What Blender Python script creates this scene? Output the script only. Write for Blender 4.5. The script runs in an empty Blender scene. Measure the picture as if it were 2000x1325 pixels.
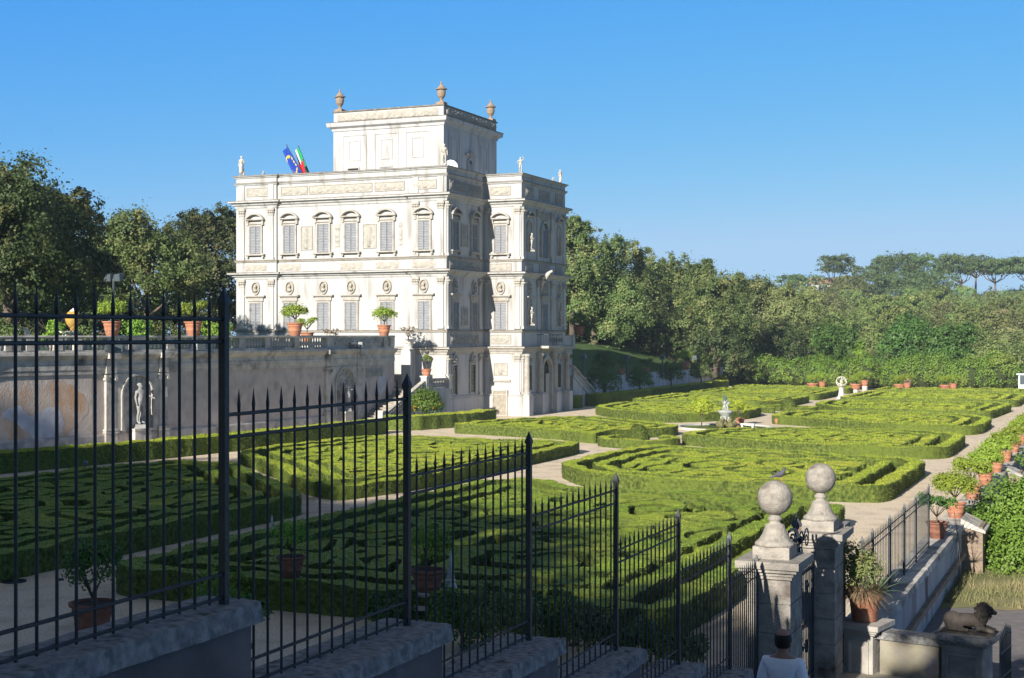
import bpy, bmesh, math, random
import numpy as np
from mathutils import Vector, Matrix
R=math.radians; PI=math.pi
sc=bpy.context.scene
COL=sc.collection
random.seed(7)
EYE=6.5; F=2750.0; TH=R(23.3); CC=math.cos(TH); SS=math.sin(TH)
# ---------- camera maths: a photo direction meets a real plane of the place
def ray(px,py=655):
    X=(px-1000)/F
    return (X*CC-SS, X*SS+CC, -(py-655)/F)
def onx(px,x0,py=655):
    d=ray(px,py); Z=x0/d[0]; return (x0,Z*d[1],EYE+Z*d[2])
def ony(px,y0,py=655):
    d=ray(px,py); Z=y0/d[1]; return (Z*d[0],y0,EYE+Z*d[2])
def ong(px,py,z=0.0):
    d=ray(px,py); Z=(EYE-z)/-d[2]; return (Z*d[0],Z*d[1],z)
def onz(px,py,Z):
    d=ray(px,py); return (Z*d[0],Z*d[1],EYE+Z*d[2])
# ---------- node materials
def _n(nt,t,**k):
    n=nt.nodes.new(t)
    for a,b in k.items(): setattr(n,a,b)
    return n
def mat(name,c1,c2=None,scale=2.0,rough=0.8,bump=0.0,bscale=20.0,detail=6,c3=None,s3=0.5,t3=(0.5,0.7),metal=0.0,trans=0.0,stretch=None,spec=0.3,lo=0.35,hi=0.65,rand=0.0,bdist=0.05):
    m=bpy.data.materials.new(name); m.use_nodes=True; nt=m.node_tree; nt.nodes.clear()
    out=_n(nt,'ShaderNodeOutputMaterial'); p=_n(nt,'ShaderNodeBsdfPrincipled')
    p.inputs['Roughness'].default_value=rough; p.inputs['Metallic'].default_value=metal
    p.inputs['Specular IOR Level'].default_value=spec
    L=nt.links.new
    tc=_n(nt,'ShaderNodeTexCoord'); vec=tc.outputs['Object']
    if stretch:
        mp=_n(nt,'ShaderNodeMapping'); mp.inputs['Scale'].default_value=stretch; L(vec,mp.inputs['Vector']); vec=mp.outputs['Vector']
    def mixcol(a,b,fac):
        mx=_n(nt,'ShaderNodeMix',data_type='RGBA'); 
        if isinstance(a,tuple): mx.inputs[6].default_value=(*a,1)
        else: L(a,mx.inputs[6])
        if isinstance(b,tuple): mx.inputs[7].default_value=(*b,1)
        else: L(b,mx.inputs[7])
        L(fac,mx.inputs[0]); return mx.outputs[2]
    def noise(s,d,a=lo,b=hi):
        nz=_n(nt,'ShaderNodeTexNoise'); nz.inputs['Scale'].default_value=s; nz.inputs['Detail'].default_value=d; L(vec,nz.inputs['Vector'])
        mr=_n(nt,'ShaderNodeMapRange'); mr.inputs[1].default_value=a; mr.inputs[2].default_value=b; L(nz.outputs['Fac'],mr.inputs[0])
        return mr.outputs[0]
    col=c1
    if c2 is not None: col=mixcol(c1,c2,noise(scale,detail))
    if c3 is not None: col=mixcol(col,c3,noise(s3,8,*t3))
    if rand>0:
        oi=_n(nt,'ShaderNodeObjectInfo'); hs=_n(nt,'ShaderNodeHueSaturation')
        mr=_n(nt,'ShaderNodeMapRange'); mr.inputs[3].default_value=1-rand; mr.inputs[4].default_value=1+rand; L(oi.outputs['Random'],mr.inputs[0])
        L(mr.outputs[0],hs.inputs['Value'])
        mr2=_n(nt,'ShaderNodeMapRange'); mr2.inputs[3].default_value=0.5-rand*0.08; mr2.inputs[4].default_value=0.5+rand*0.06; L(oi.outputs['Random'],mr2.inputs[0])
        L(mr2.outputs[0],hs.inputs['Hue'])
        if isinstance(col,tuple): hs.inputs['Color'].default_value=(*col,1)
        else: L(col,hs.inputs['Color'])
        col=hs.outputs['Color']
    if isinstance(col,tuple): p.inputs['Base Color'].default_value=(*col,1)
    else: L(col,p.inputs['Base Color'])
    if bump>0:
        nz=_n(nt,'ShaderNodeTexNoise'); nz.inputs['Scale'].default_value=bscale; nz.inputs['Detail'].default_value=5; L(tc.outputs['Object'],nz.inputs['Vector'])
        bp=_n(nt,'ShaderNodeBump'); bp.inputs['Strength'].default_value=bump; bp.inputs['Distance'].default_value=bdist
        L(nz.outputs['Fac'],bp.inputs['Height']); L(bp.outputs['Normal'],p.inputs['Normal'])
    if trans>0:
        tr=_n(nt,'ShaderNodeBsdfTranslucent'); ms=_n(nt,'ShaderNodeMixShader'); ms.inputs[0].default_value=trans
        if isinstance(col,tuple): tr.inputs['Color'].default_value=(*col,1)
        else: L(col,tr.inputs['Color'])
        L(p.outputs[0],ms.inputs[1]); L(tr.outputs[0],ms.inputs[2]); L(ms.outputs[0],out.inputs[0])
    else: L(p.outputs[0],out.inputs[0])
    return m
# ---------- object bookkeeping
def tag(o,label=None,cat=None,group=None,kind=None):
    if label: o['label']=label
    if cat: o['category']=cat
    if group: o['group']=group
    if kind: o['kind']=kind
    return o
def thing(name,loc,label,cat,group=None,rz=0.0):
    o=bpy.data.objects.new(name,None); o.empty_display_size=0.3; COL.objects.link(o)
    o.location=loc; o.rotation_euler=(0,0,rz)
    return tag(o,label,cat,group)
def mkmesh(name,verts,faces,mats,smooth=False,mi=None):
    me=bpy.data.meshes.new(name); me.from_pydata([tuple(v) for v in verts],[],faces)
    for m in (mats if isinstance(mats,(list,tuple)) else [mats]):
        if m is not None: me.materials.append(m)
    if smooth: me.polygons.foreach_set('use_smooth',[True]*len(me.polygons))
    if mi is not None: me.polygons.foreach_set('material_index',mi)
    me.update(); return me
def link(name,me,parent=None,loc=(0,0,0)):
    o=bpy.data.objects.new(name,me); COL.objects.link(o); o.location=loc
    if parent is not None: o.parent=parent
    return o
def copy_tree(o,parent=None):
    c=o.copy(); COL.objects.link(c); c.parent=parent
    for ch in list(o.children): copy_tree(ch,c)
    return c
def place(proto,used,loc,rz=0.0,s=1.0,label=None,group=None,name=None):
    """first call uses the prototype itself, later calls copy it"""
    o=copy_tree(proto) if used[0] else proto
    used[0]=True
    o.location=loc; o.rotation_euler=(0,0,rz); o.scale=(s,s,s) if not isinstance(s,tuple) else s
    if label: o['label']=label
    if group: o['group']=group
    return o
class MB:
    def __init__(s,T=None): s.v=[]; s.f=[]; s.T=T; s.mi=[]; s.cm=0
    def add(s,vs,fs):
        b=len(s.v)
        s.v+= [s.T(*p) if s.T else tuple(p) for p in vs]
        s.f+= [tuple(i+b for i in f) for f in fs]; s.mi+=[s.cm]*len(fs)
    def box(s,x0,x1,y0,y1,z0,z1):
        s.add([(x0,y0,z0),(x1,y0,z0),(x1,y1,z0),(x0,y1,z0),(x0,y0,z1),(x1,y0,z1),(x1,y1,z1),(x0,y1,z1)],
              [(0,3,2,1),(4,5,6,7),(0,1,5,4),(1,2,6,5),(2,3,7,6),(3,0,4,7)])
    def prism(s,pts,z0,z1,cap=True):
        n=len(pts); s.add([(p[0],p[1],z0) for p in pts]+[(p[0],p[1],z1) for p in pts],
            [(i,(i+1)%n,n+(i+1)%n,n+i) for i in range(n)]+([tuple(range(n,2*n)),tuple(range(n-1,-1,-1))] if cap else []))
    def lathe(s,prof,c=(0,0,0),n=16,a0=0,a1=2*PI,sx=1,sy=1,cap=True):
        full=abs(a1-a0-2*PI)<1e-6; m=n if full else n+1
        vs=[];fs=[]
        for r,z in prof:
            for i in range(m):
                a=a0+(a1-a0)*i/n; vs.append((c[0]+r*math.cos(a)*sx,c[1]+r*math.sin(a)*sy,c[2]+z))
        for j in range(len(prof)-1):
            for i in range(n):
                k=(i+1)%m if full else i+1
                fs.append((j*m+i,j*m+k,(j+1)*m+k,(j+1)*m+i))
        if full and cap:
            fs.append(tuple(range((len(prof)-1)*m,len(prof)*m))); fs.append(tuple(range(m-1,-1,-1)))
        s.add(vs,fs)
    def tube(s,pts,r,n=6,r1=None,cap=True):
        pts=[Vector(p) for p in pts]; N=len(pts); vs=[];fs=[]
        for i,p in enumerate(pts):
            d=(pts[min(i+1,N-1)]-pts[max(i-1,0)]);
            if d.length<1e-9: d=Vector((0,0,1))
            d.normalize(); up=Vector((0,0,1)) if abs(d.z)<0.9 else Vector((1,0,0))
            a=d.cross(up).normalized(); b=d.cross(a).normalized()
            if isinstance(r,(list,tuple)): rr=r[i]
            else: rr=r if r1 is None else r+(r1-r)*i/(N-1)
            for k in range(n):
                t=2*PI*k/n+PI/n; q=p+a*(rr*math.cos(t))+b*(rr*math.sin(t)); vs.append(tuple(q))
        for i in range(N-1):
            for k in range(n): fs.append((i*n+k,i*n+(k+1)%n,(i+1)*n+(k+1)%n,(i+1)*n+k))
        if cap: fs.append(tuple(range(n-1,-1,-1))); fs.append(tuple(range((N-1)*n,N*n)))
        s.add(vs,fs)
    def ball(s,c,r,n=16,m=10,sz=1,sx=1,sy=1):
        s.lathe([(r*math.sin(PI*(j+0.02)/(m+0.04)),-r*sz*math.cos(PI*(j+0.02)/(m+0.04))) for j in range(m+1)],c,n,sx=sx,sy=sy)
    def build(s,name,m,parent=None,smooth=False,world=True):
        off=Vector((0,0,0))
        if parent is not None and world:
            off=Vector(parent.location)
            q=parent.parent
            while q is not None: off+=Vector(q.location); q=q.parent
        vs=[(v[0]-off.x,v[1]-off.y,v[2]-off.z) for v in s.v] if off.length>0 else s.v
        me=mkmesh(name,vs,s.f,m,smooth,s.mi if isinstance(m,(list,tuple)) else None)
        return link(name,me,parent)
    def top(s,name,m,base,label,cat,group=None,smooth=False):
        vs=[(v[0]-base[0],v[1]-base[1],v[2]-base[2]) for v in s.v]
        o=link(name,mkmesh(name,vs,s.f,m,smooth,s.mi if isinstance(m,(list,tuple)) else None),None,base)
        return tag(o,label,cat,group)
def fastmesh(name,V,nper,m,mi=None):
    """V: (N,nper,3) array of separate faces"""
    N=len(V); me=bpy.data.meshes.new(name); me.vertices.add(N*nper); me.vertices.foreach_set('co',V.reshape(-1).astype(np.float32))
    me.loops.add(N*nper); me.loops.foreach_set('vertex_index',np.arange(N*nper,dtype=np.int32))
    me.polygons.add(N); me.polygons.foreach_set('loop_start',np.arange(0,N*nper,nper,dtype=np.int32))
    try: me.polygons.foreach_set('loop_total',np.full(N,nper,dtype=np.int32))
    except Exception: pass
    for k in (m if isinstance(m,(list,tuple)) else [m]): me.materials.append(k)
    if mi is not None: me.polygons.foreach_set('material_index',mi)
    me.update(calc_edges=True); return me
def leaves(lobes,n,size,rng,clump=0.28,shell=0.8,perclump=40,bias=1.25,droop=0.0,flat=1.0,stray=0.04):
    """leaf cards gathered in clumps over the surface of ellipsoid lobes ((cx,cy,cz),(rx,ry,rz))"""
    w=np.array([ (l[1][0]*l[1][1]*l[1][2])**(2/3) for l in lobes]); w=w/w.sum()
    nc=max(4,n//perclump)
    li=rng.choice(len(lobes),size=nc,p=w)
    C=np.array([l[0] for l in lobes])[li]; Rr=np.array([l[1] for l in lobes])[li]
    d=rng.normal(size=(nc,3)); d/=np.linalg.norm(d,axis=1)[:,None]
    d[:,2]=np.where(d[:,2]<-0.5,-d[:,2],d[:,2])
    rad=shell+(1.04-shell)*rng.random(nc)**0.5
    cc=C+d*Rr*rad[:,None]
    sig=clump*np.cbrt(Rr.prod(axis=1))*(0.5+rng.random(nc))
    ci=rng.integers(0,nc,size=n)
    P=cc[ci]+rng.normal(size=(n,3))*sig[ci][:,None]*0.6*np.array([1,1,flat])
    st=rng.random(n)<stray; P[st]+=rng.normal(size=(st.sum(),3))*sig[ci][st][:,None]*0.9
    P[:,2]-=droop*rng.random(n)
    nrm=(P-C[ci])/Rr[ci]; nrm/= (np.linalg.norm(nrm,axis=1)[:,None]+1e-6)
    nrm=nrm*bias+rng.normal(size=(n,3))*0.6; nrm/=np.linalg.norm(nrm,axis=1)[:,None]
    t=np.cross(nrm,rng.normal(size=(n,3))); t/=(np.linalg.norm(t,axis=1)[:,None]+1e-9); b=np.cross(nrm,t)
    s=size*(0.55+0.9*rng.random(n))[:,None]
    V=np.stack([P-t*s*0.5,P-b*s*0.33,P+t*s*0.5,P+b*s*0.33],axis=1)
    return V
def hnoise(x,y,s=1.0,seed=0):
    """cheap smooth 2-D value field from sines"""
    x=np.asarray(x)*s; y=np.asarray(y)*s
    return (np.sin(1.3*x+2.1*y+seed)+np.sin(2.7*x-1.1*y+seed*2.3+1)+np.sin(-1.9*x+3.1*y+seed*1.7+2)+np.sin(4.3*x+3.7*y+seed*.7)*.6)/3.6
def skin(name,chains,mats,sub=1,root=0):
    """chains: list of lists of (key or (x,y,z),radius); first point of later chains may name an earlier key"""
    V=[];Rd=[];E=[];keys={}
    for ch in chains:
        prev=None
        for it in ch:
            if isinstance(it,str): i=keys[it]
            else:
                if len(it)==3: k,p,r=it; keys[k]=len(V)
                else: p,r=it
                V.append(p); Rd.append(r); i=len(V)-1
            if prev is not None: E.append((prev,i))
            prev=i
    me=bpy.data.meshes.new(name); me.from_pydata(V,E,[]); o=bpy.data.objects.new(name,me); COL.objects.link(o)
    md=o.modifiers.new('s','SKIN'); md.use_smooth_shade=True
    sv=me.skin_vertices[0].data
    for i,r in enumerate(Rd):
        sv[i].radius=(r,r) if not isinstance(r,tuple) else r
        sv[i].use_root=(i==root)
    if sub: 
        s=o.modifiers.new('u','SUBSURF'); s.levels=sub; s.render_levels=sub
    dg=bpy.context.evaluated_depsgraph_get(); dg.update()
    m2=bpy.data.meshes.new_from_object(o.evaluated_get(dg)); m2.name=name
    bpy.data.objects.remove(o); 
    m2.materials.clear()
    for k in (mats if isinstance(mats,(list,tuple)) else [mats]): m2.materials.append(k)
    m2.polygons.foreach_set('use_smooth',[True]*len(m2.polygons))
    return m2
def blobs(name,parts,m,voxel=.02,smooth=4):
    """one continuous modelled surface fused from overlapping forms: ((x,y,z),(rx,ry,rz)) or two points with radii"""
    mb=MB()
    for p in parts:
        if len(p)==2:
            c,r=p; mb.ball(c,r[0],20,14,r[2]/r[0],1,r[1]/r[0])
        else: a,b,ra,rb=p; n=6; [mb.ball(tuple(a[i]+(b[i]-a[i])*k/n for i in range(3)),ra+(rb-ra)*k/n,14,10) for k in range(n+1)]
    me=mkmesh(name,mb.v,mb.f,m); o=bpy.data.objects.new(name,me); COL.objects.link(o)
    r=o.modifiers.new('r','REMESH'); r.mode='VOXEL'; r.voxel_size=voxel; r.use_smooth_shade=True
    s=o.modifiers.new('s','SMOOTH'); s.iterations=smooth
    dg=bpy.context.evaluated_depsgraph_get(); dg.update(); m2=bpy.data.meshes.new_from_object(o.evaluated_get(dg)); m2.name=name
    bpy.data.objects.remove(o)
    if not len(m2.materials): m2.materials.append(m)
    m2.polygons.foreach_set('use_smooth',[True]*len(m2.polygons)); return m2
# ---------- palette
M={}
M['stucco']=mat('villa_stucco',(.455,.455,.45),(.41,.405,.395),1.2,.9,.25,9,c3=(.21,.19,.165),s3=1.2,t3=(.54,.82),stretch=(1.5,1.5,.2))
M['trim']=mat('trim_stone',(.42,.40,.365),(.345,.32,.285),2.5,.9,.35,14,c3=(.24,.20,.15),s3=1.1,t3=(.58,.75))
M['trimdark']=mat('weathered_ledge',(.26,.22,.18),(.12,.10,.08),3,.95,.3,14)
M['relief']=mat('relief_stone',(.42,.40,.36),(.33,.31,.27),3,.9,.3,22)
M['nichestatue']=mat('niche_shade_marble',(.34,.34,.335),(.24,.24,.24),5,.85,.3,24)  # statue stone darkened in colour to stand in for deeper niche shade
M['fountainstone']=mat('wet_grey_stone',(.42,.43,.40),(.24,.28,.25),6,.8,.4,20)
M['palewall']=mat('pale_old_render',(.66,.62,.61),(.52,.49,.485),1.2,.95,.3,8,c3=(.30,.28,.28),s3=.6,t3=(.58,.75),stretch=(1,1,.3))
M['laurel']=mat('laurel_leaves',(.17,.28,.04),(.10,.18,.03),.5,.55,trans=.2,c3=(.24,.30,.06),s3=.4,t3=(.5,.7))
M['urn']=mat('urn_stone',(.36,.25,.17),(.24,.18,.13),5,.9,.4,14)
M['statue']=mat('statue_stone',(.58,.54,.48),(.38,.35,.30),4,.85,.3,20)
M['shutter']=mat('shutter_paint',(.27,.28,.30),(.22,.23,.25),5,.6)
M['dark']=mat('dark_opening',(.02,.022,.025),rough=.2,spec=.5)
M['lattice']=mat('lattice_paint',(.35,.31,.25),(.27,.24,.19),4)
M['plaster']=mat('aged_plaster',(.52,.45,.40),(.40,.35,.315),1.4,.95,.4,9,detail=12,c3=(.26,.22,.20),s3=.5,t3=(.58,.72))
M['stain']=mat('rust_stained_plaster',(.49,.40,.335),(.42,.345,.29),1.2,.95,.4,9,detail=12,c3=(.44,.28,.18),s3=.6,t3=(.5,.65))
M['wallstone']=mat('wall_travertine',(.54,.505,.45),(.36,.335,.305),1.6,.95,.4,8,c3=(.10,.10,.10),s3=.7,t3=(.55,.72))
M['patch']=mat('bare_plaster_patch',(.50,.51,.55),(.40,.40,.44),2,.9,.3,8)
M['cap']=mat('coping_stone',(.32,.31,.30),(.15,.15,.15),14,.95,.5,60,detail=12,c3=(.07,.065,.06),s3=6,t3=(.58,.70),bdist=.012)
M['pier']=mat('pier_stone',(.36,.33,.29),(.24,.22,.195),5,.9,.6,24,detail=12,c3=(.08,.06,.045),s3=1.5,t3=(.53,.68))
M['ballstone']=mat('ball_stone',(.35,.32,.28),(.25,.23,.20),9,.9,.5,30,detail=12,c3=(.13,.12,.10),s3=4,t3=(.56,.74))
M['plinthwall']=mat('plinth_wall',(.20,.165,.155),(.13,.11,.11),1.5,.95,.4,6,c3=(.24,.24,.28),s3=1.0,t3=(.6,.68))
M['iron']=mat('painted_iron',(.016,.024,.032),(.03,.038,.045),8,.5,.2,30,spec=.5)
M['gravel']=mat('gravel',(.88,.74,.56),(.58,.48,.36),16,.95,.9,30,detail=12,c3=(.50,.41,.30),s3=.9,t3=(.48,.75))
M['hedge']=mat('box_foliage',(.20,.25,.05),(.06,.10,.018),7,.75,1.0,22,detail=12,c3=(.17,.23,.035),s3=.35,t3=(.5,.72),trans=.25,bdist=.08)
M['hedgetop']=mat('box_lit_growth',(.40,.46,.045),(.24,.33,.035),5,.65,.6,30,c3=(.44,.46,.06),s3=.3,t3=(.48,.72),trans=.25,bdist=.05)  # fresh growth plus painted-in top light: paler than the sides of the hedge
M['hedgegreen']=mat('box_deep_lit_growth',(.25,.34,.035),(.14,.22,.025),5,.65,.6,30,c3=(.31,.36,.045),s3=.3,t3=(.48,.72),trans=.2,bdist=.05)  # greener tops for near beds, also painted lighter than the sides for top light
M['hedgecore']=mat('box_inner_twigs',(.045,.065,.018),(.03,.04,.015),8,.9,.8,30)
M['yellowleaf']=mat('lime_yellow_leaves',(.50,.56,.06),(.34,.44,.05),3,.5,trans=.35)
M['orangeleaf']=mat('orange_tree_leaves',(.13,.21,.03),(.07,.12,.02),3,.5,trans=.2)
M['oak']=mat('holm_oak_leaves',(.125,.175,.05),(.07,.105,.035),.35,.6,trans=.15,c3=(.24,.25,.09),s3=.5,t3=(.5,.68),rand=.22)
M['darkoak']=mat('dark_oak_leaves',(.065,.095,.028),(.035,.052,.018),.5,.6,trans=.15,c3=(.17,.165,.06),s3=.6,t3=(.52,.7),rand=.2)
M['brightleaf']=mat('bright_leaves',(.23,.38,.05),(.15,.27,.04),.6,.6,trans=.25,rand=.18)
M['citrus']=mat('citrus_leaves',(.34,.44,.06),(.20,.30,.04),3,.5,trans=.3,rand=.15)
M['deepleaf']=mat('deep_green_leaves',(.085,.18,.035),(.05,.11,.025),.8,.5,trans=.15,rand=.15)
M['olive']=mat('olive_scrub_leaves',(.22,.26,.09),(.15,.19,.065),.3,.7,trans=.2,c3=(.31,.28,.14),s3=.4,t3=(.55,.7),rand=.35)
M['hillgreen']=mat('hill_wood_leaves',(.18,.24,.065),(.105,.155,.042),.25,.7,trans=.2,c3=(.27,.28,.10),s3=.35,t3=(.5,.68),rand=.42)
M['pine']=mat('pine_needles',(.09,.14,.045),(.05,.085,.03),.5,.7,trans=.1,rand=.2,c3=(.12,.15,.05),s3=.5,t3=(.5,.7))
M['bark']=mat('bark',(.16,.12,.09),(.09,.07,.055),3,.95,.6,10)
M['pinebark']=mat('pine_bark',(.18,.13,.10),(.12,.085,.07),2,.95,.5,8)
M['terra']=mat('terracotta',(.46,.20,.115),(.35,.15,.09),4,.85,.3,20,c3=(.50,.34,.25),s3=2.5,t3=(.58,.78))
M['olddarkpot']=mat('weathered_terracotta',(.26,.11,.07),(.16,.08,.055),5,.9,.3,20)
M['soil']=mat('soil',(.06,.045,.03),rough=1)
M['lawn']=mat('lawn_grass',(.07,.13,.03),(.05,.095,.025),.8,.9,.6,12)
M['drygrass']=mat('dry_grass',(.25,.22,.11),(.14,.15,.06),.6,.95,.5,8)
M['hillsoil']=mat('hill_ground',(.10,.13,.045),(.07,.09,.035),.1,.95)
M['asphalt']=mat('road_paving',(.20,.18,.18),(.15,.14,.14),3,.95,.4,20)
M['step']=mat('step_stone',(.42,.38,.32),(.30,.27,.23),2,.9,.4,12)
M['marble']=mat('white_marble',(.66,.63,.57),(.50,.48,.44),3,.7,.2,15)
M['bronze']=mat('verdigris_bronze',(.12,.20,.19),(.07,.10,.10),5,.6,.3,20,metal=.3)
M['moss']=mat('mossy_rock',(.18,.15,.08),(.11,.12,.04),4,.95,.8,10)
M['water']=mat('basin_water',(.06,.08,.05),rough=.08,spec=.6)
M['skin']=mat('skin',(.36,.20,.14),(.33,.18,.125),10,.6)
M['shirt']=mat('white_cotton',(.86,.87,.92),(.80,.81,.87),6,.9,.3,12)
M['trousers']=mat('navy_cloth',(.04,.05,.08),rough=.9)
M['hair']=mat('dark_hair',(.015,.012,.01),rough=.6,bump=.4,bscale=60)
M['blueflag']=mat('flag_blue',(.02,.07,.42),rough=.8); M['yellow']=mat('flag_yellow',(.85,.6,.02))
M['greenflag']=mat('flag_green',(.01,.34,.12)); M['whiteflag']=mat('flag_white',(.75,.75,.75)); M['redflag']=mat('flag_red',(.7,.03,.05))
M['orange']=mat('orange_peel',(.75,.28,.02),rough=.5)
M['ochre']=mat('ochre_ball',(.55,.32,.07),(.40,.24,.06),3,.7)
M['lampmetal']=mat('lamp_metal',(.05,.06,.065),rough=.4,spec=.6)
M['lampgrey']=mat('lamp_grey_metal',(.45,.47,.48),rough=.35,spec=.6)
M['glass']=mat('lamp_glass',(.07,.09,.10),rough=.12,spec=.6)
M['kiosk']=mat('kiosk_paint',(.50,.58,.60),rough=.6)
M['bird']=mat('pigeon_grey',(.06,.06,.075),(.10,.10,.12),12,.7)
M['lion']=mat('dark_weathered_stone',(.065,.055,.048),(.035,.03,.027),6,.95,.7,14,c3=(.18,.16,.14),s3=3,t3=(.6,.75))
M['yellowwall']=mat('lichen_yellow_wall',(.36,.325,.24),(.28,.26,.22),2,.95,.4,8,c3=(.22,.21,.24),s3=1.3,t3=(.58,.62))
M['agave']=mat('agave_leaf',(.16,.22,.10),(.11,.16,.08),4,.6); M['deadleaf']=mat('dry_leaf',(.26,.19,.12),(.17,.13,.08),6,.9,trans=.2)
M['brick']=mat('old_brick',(.30,.225,.165),(.19,.15,.115),2,.95,.6,14,stretch=(1,1,4))
M['rooftile']=mat('pale_roof',(.45,.25,.17),rough=.9)
# ---------- camera, sun, sky
cam=bpy.data.cameras.new('camera'); co=bpy.data.objects.new('camera',cam); COL.objects.link(co); sc.camera=co
co.location=(0,0,EYE); co.rotation_euler=(R(90-0.156),0,TH)
cam.sensor_width=36; cam.lens=F/2000*36; cam.clip_end=6000; cam.clip_start=.1
SUN_EL=R(22.5); SUN_TX=.07
sd=Vector((SUN_TX,1,-math.tan(SUN_EL)*math.hypot(1,SUN_TX))).normalized()
sl=bpy.data.lights.new('sun','SUN'); so=bpy.data.objects.new('sun',sl); COL.objects.link(so)
sl.energy=5.0; sl.angle=R(.5); sl.color=(1,.935,.83); so.rotation_euler=sd.to_track_quat('-Z','Y').to_euler(); so.location=(0,-50,60)
w=bpy.data.worlds.new('World'); sc.world=w; w.use_nodes=True; nt=w.node_tree; nt.nodes.clear()
sky=nt.nodes.new('ShaderNodeTexSky'); sky.sky_type='NISHITA'; sky.sun_disc=False; sky.sun_elevation=SUN_EL
sky.sun_rotation=math.atan2(-SUN_TX,-1); sky.altitude=100; sky.air_density=1.0; sky.dust_density=0.05; sky.ozone_density=4.0
bg=nt.nodes.new('ShaderNodeBackground'); bg.inputs[1].default_value=.15; wo=nt.nodes.new('ShaderNodeOutputWorld')

def skymath(op,x,y):
    n=nt.nodes.new('ShaderNodeMath'); n.operation=op
    for i,q in enumerate((x,y)):
        if isinstance(q,(int,float)): n.inputs[i].default_value=q
        else: nt.links.new(q,n.inputs[i])
    return n.outputs[0]
sep=nt.nodes.new('ShaderNodeSeparateColor'); nt.links.new(sky.outputs[0],sep.inputs[0]); comb=nt.nodes.new('ShaderNodeCombineColor')
tcs=nt.nodes.new('ShaderNodeTexCoord'); sx=nt.nodes.new('ShaderNodeSeparateXYZ'); nt.links.new(tcs.outputs['Generated'],sx.inputs[0])
mr=nt.nodes.new('ShaderNodeMapRange'); mr.inputs[1].default_value=.24; mr.inputs[2].default_value=.75; mr.inputs[3].default_value=1.0; mr.inputs[4].default_value=.38; nt.links.new(sx.outputs[2],mr.inputs[0])
for i,(g,k) in enumerate(((1.55,.92),(.66,.725),(.05,.92))):   # deeper blue, as on a dry clear evening
    v=skymath('MULTIPLY',sep.outputs[i],.102); v=skymath('POWER',v,g); v=skymath('MULTIPLY',v,k)
    sm=nt.nodes.new('ShaderNodeMath'); sm.operation='SMOOTH_MIN'; nt.links.new(v,sm.inputs[0]); sm.inputs[1].default_value=(.40,.64,.95)[i]; sm.inputs[2].default_value=.10; v=skymath('MULTIPLY',sm.outputs[0],10/1.77); v=skymath('MULTIPLY',v,mr.outputs[0]); nt.links.new(v,comb.inputs[i])
bg.inputs[1].default_value=.10
m2=nt.nodes.new('ShaderNodeMapRange'); m2.inputs[1].default_value=.25; m2.inputs[2].default_value=.6; nt.links.new(sx.outputs[2],m2.inputs[0])
mxs=nt.nodes.new('ShaderNodeMix'); mxs.data_type='RGBA'; mxs.inputs[7].default_value=(.76,.87,1.10,1); nt.links.new(comb.outputs[0],mxs.inputs[6]); nt.links.new(m2.outputs[0],mxs.inputs[0])
nt.links.new(mxs.outputs[2],bg.inputs[0]); nt.links.new(bg.outputs[0],wo.inputs[0])
sc.view_settings.view_transform='Standard'; sc.view_settings.look='None'; sc.view_settings.gamma=1; sc.view_settings.exposure=.82
sc.cycles.max_bounces=5; sc.cycles.diffuse_bounces=3; sc.cycles.transmission_bounces=3; sc.cycles.glossy_bounces=2
# ---------- evening air
mb=MB(); mb.box(-420,330,-80,680,-2.4,62); o=mb.build('haze',None); tag(o,kind='stuff'); hm=bpy.data.materials.new('haze_air'); hm.use_nodes=True; hn=hm.node_tree; hn.nodes.clear()
pv=hn.nodes.new('ShaderNodeVolumePrincipled'); pv.inputs['Color'].default_value=(.70,.88,1,1); pv.inputs['Density'].default_value=.00023; pv.inputs['Anisotropy'].default_value=.0
ho=hn.nodes.new('ShaderNodeOutputMaterial'); hn.links.new(pv.outputs[0],ho.inputs['Volume']); o.data.materials.clear(); o.data.materials.append(hm); o.display_type='WIRE'
# ---------- ground sheets
def sheet(name,pts,z,m,kind='structure'):
    o=link(name,mkmesh(name,[(p[0],p[1],z) for p in pts],[tuple(range(len(pts)))],m)); return tag(o,kind=kind)
def rect(x0,x1,y0,y1): return [(x0,y0),(x1,y0),(x1,y1),(x0,y1)]
sheet('ground',rect(-3000,3000,-3000,3000),-1.2,M['hillsoil'])
sheet('garden_gravel',rect(-60,-4.9,16,176),0.0,M['gravel'])
# hill rising behind the garden
def hillz(x,y):
    X=x*CC+y*SS; Z=-x*SS+y*CC
    t=min(max((Z-185)/260,0),1); t=t*t*(3-2*t)
    z=15.5*t+ 1.2*math.sin(X*.03+1)*t
    if Z>450: z-= (Z-450)*.06
    side=min(max((X+10)/60,0),1); z*= .25+.75*side
    return z-.15
vs=[];fs=[];NX=50;NY=36
for j in range(NY+1):
    for i in range(NX+1):
        Z=183+(620-183)*(j/NY)**1.2; X=-160+520*i/NX
        x=X*CC-Z*SS; y=X*SS+Z*CC; vs.append((x,y,hillz(x,y)))
for j in range(NY):
    for i in range(NX):
        a=j*(NX+1)+i; fs.append((a,a+1,a+NX+2,a+NX+1))
tag(link('hill',mkmesh('hill',vs,fs,M['hillsoil'],True)),kind='structure')
# retaining wall line and terrace
WL=[(-56.5,40),(-54.9,48),(-53.4,56),(-51.9,62),(-50.9,68),(-50.3,74),(-49.8,83.2),(-49.3,92.2)]
mb=MB(); mb.prism([(p[0]-.3,p[1]) for p in WL]+[(-58,92.2),(-58,97.0),(-66.4,97.0),(-66.4,128),(-65,128),(-65,200),(-75,230),(-220,230),(-220,40)],4.9,5.50)
tag(mb.build('terrace_ground',M['lawn']),kind='structure')
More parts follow.
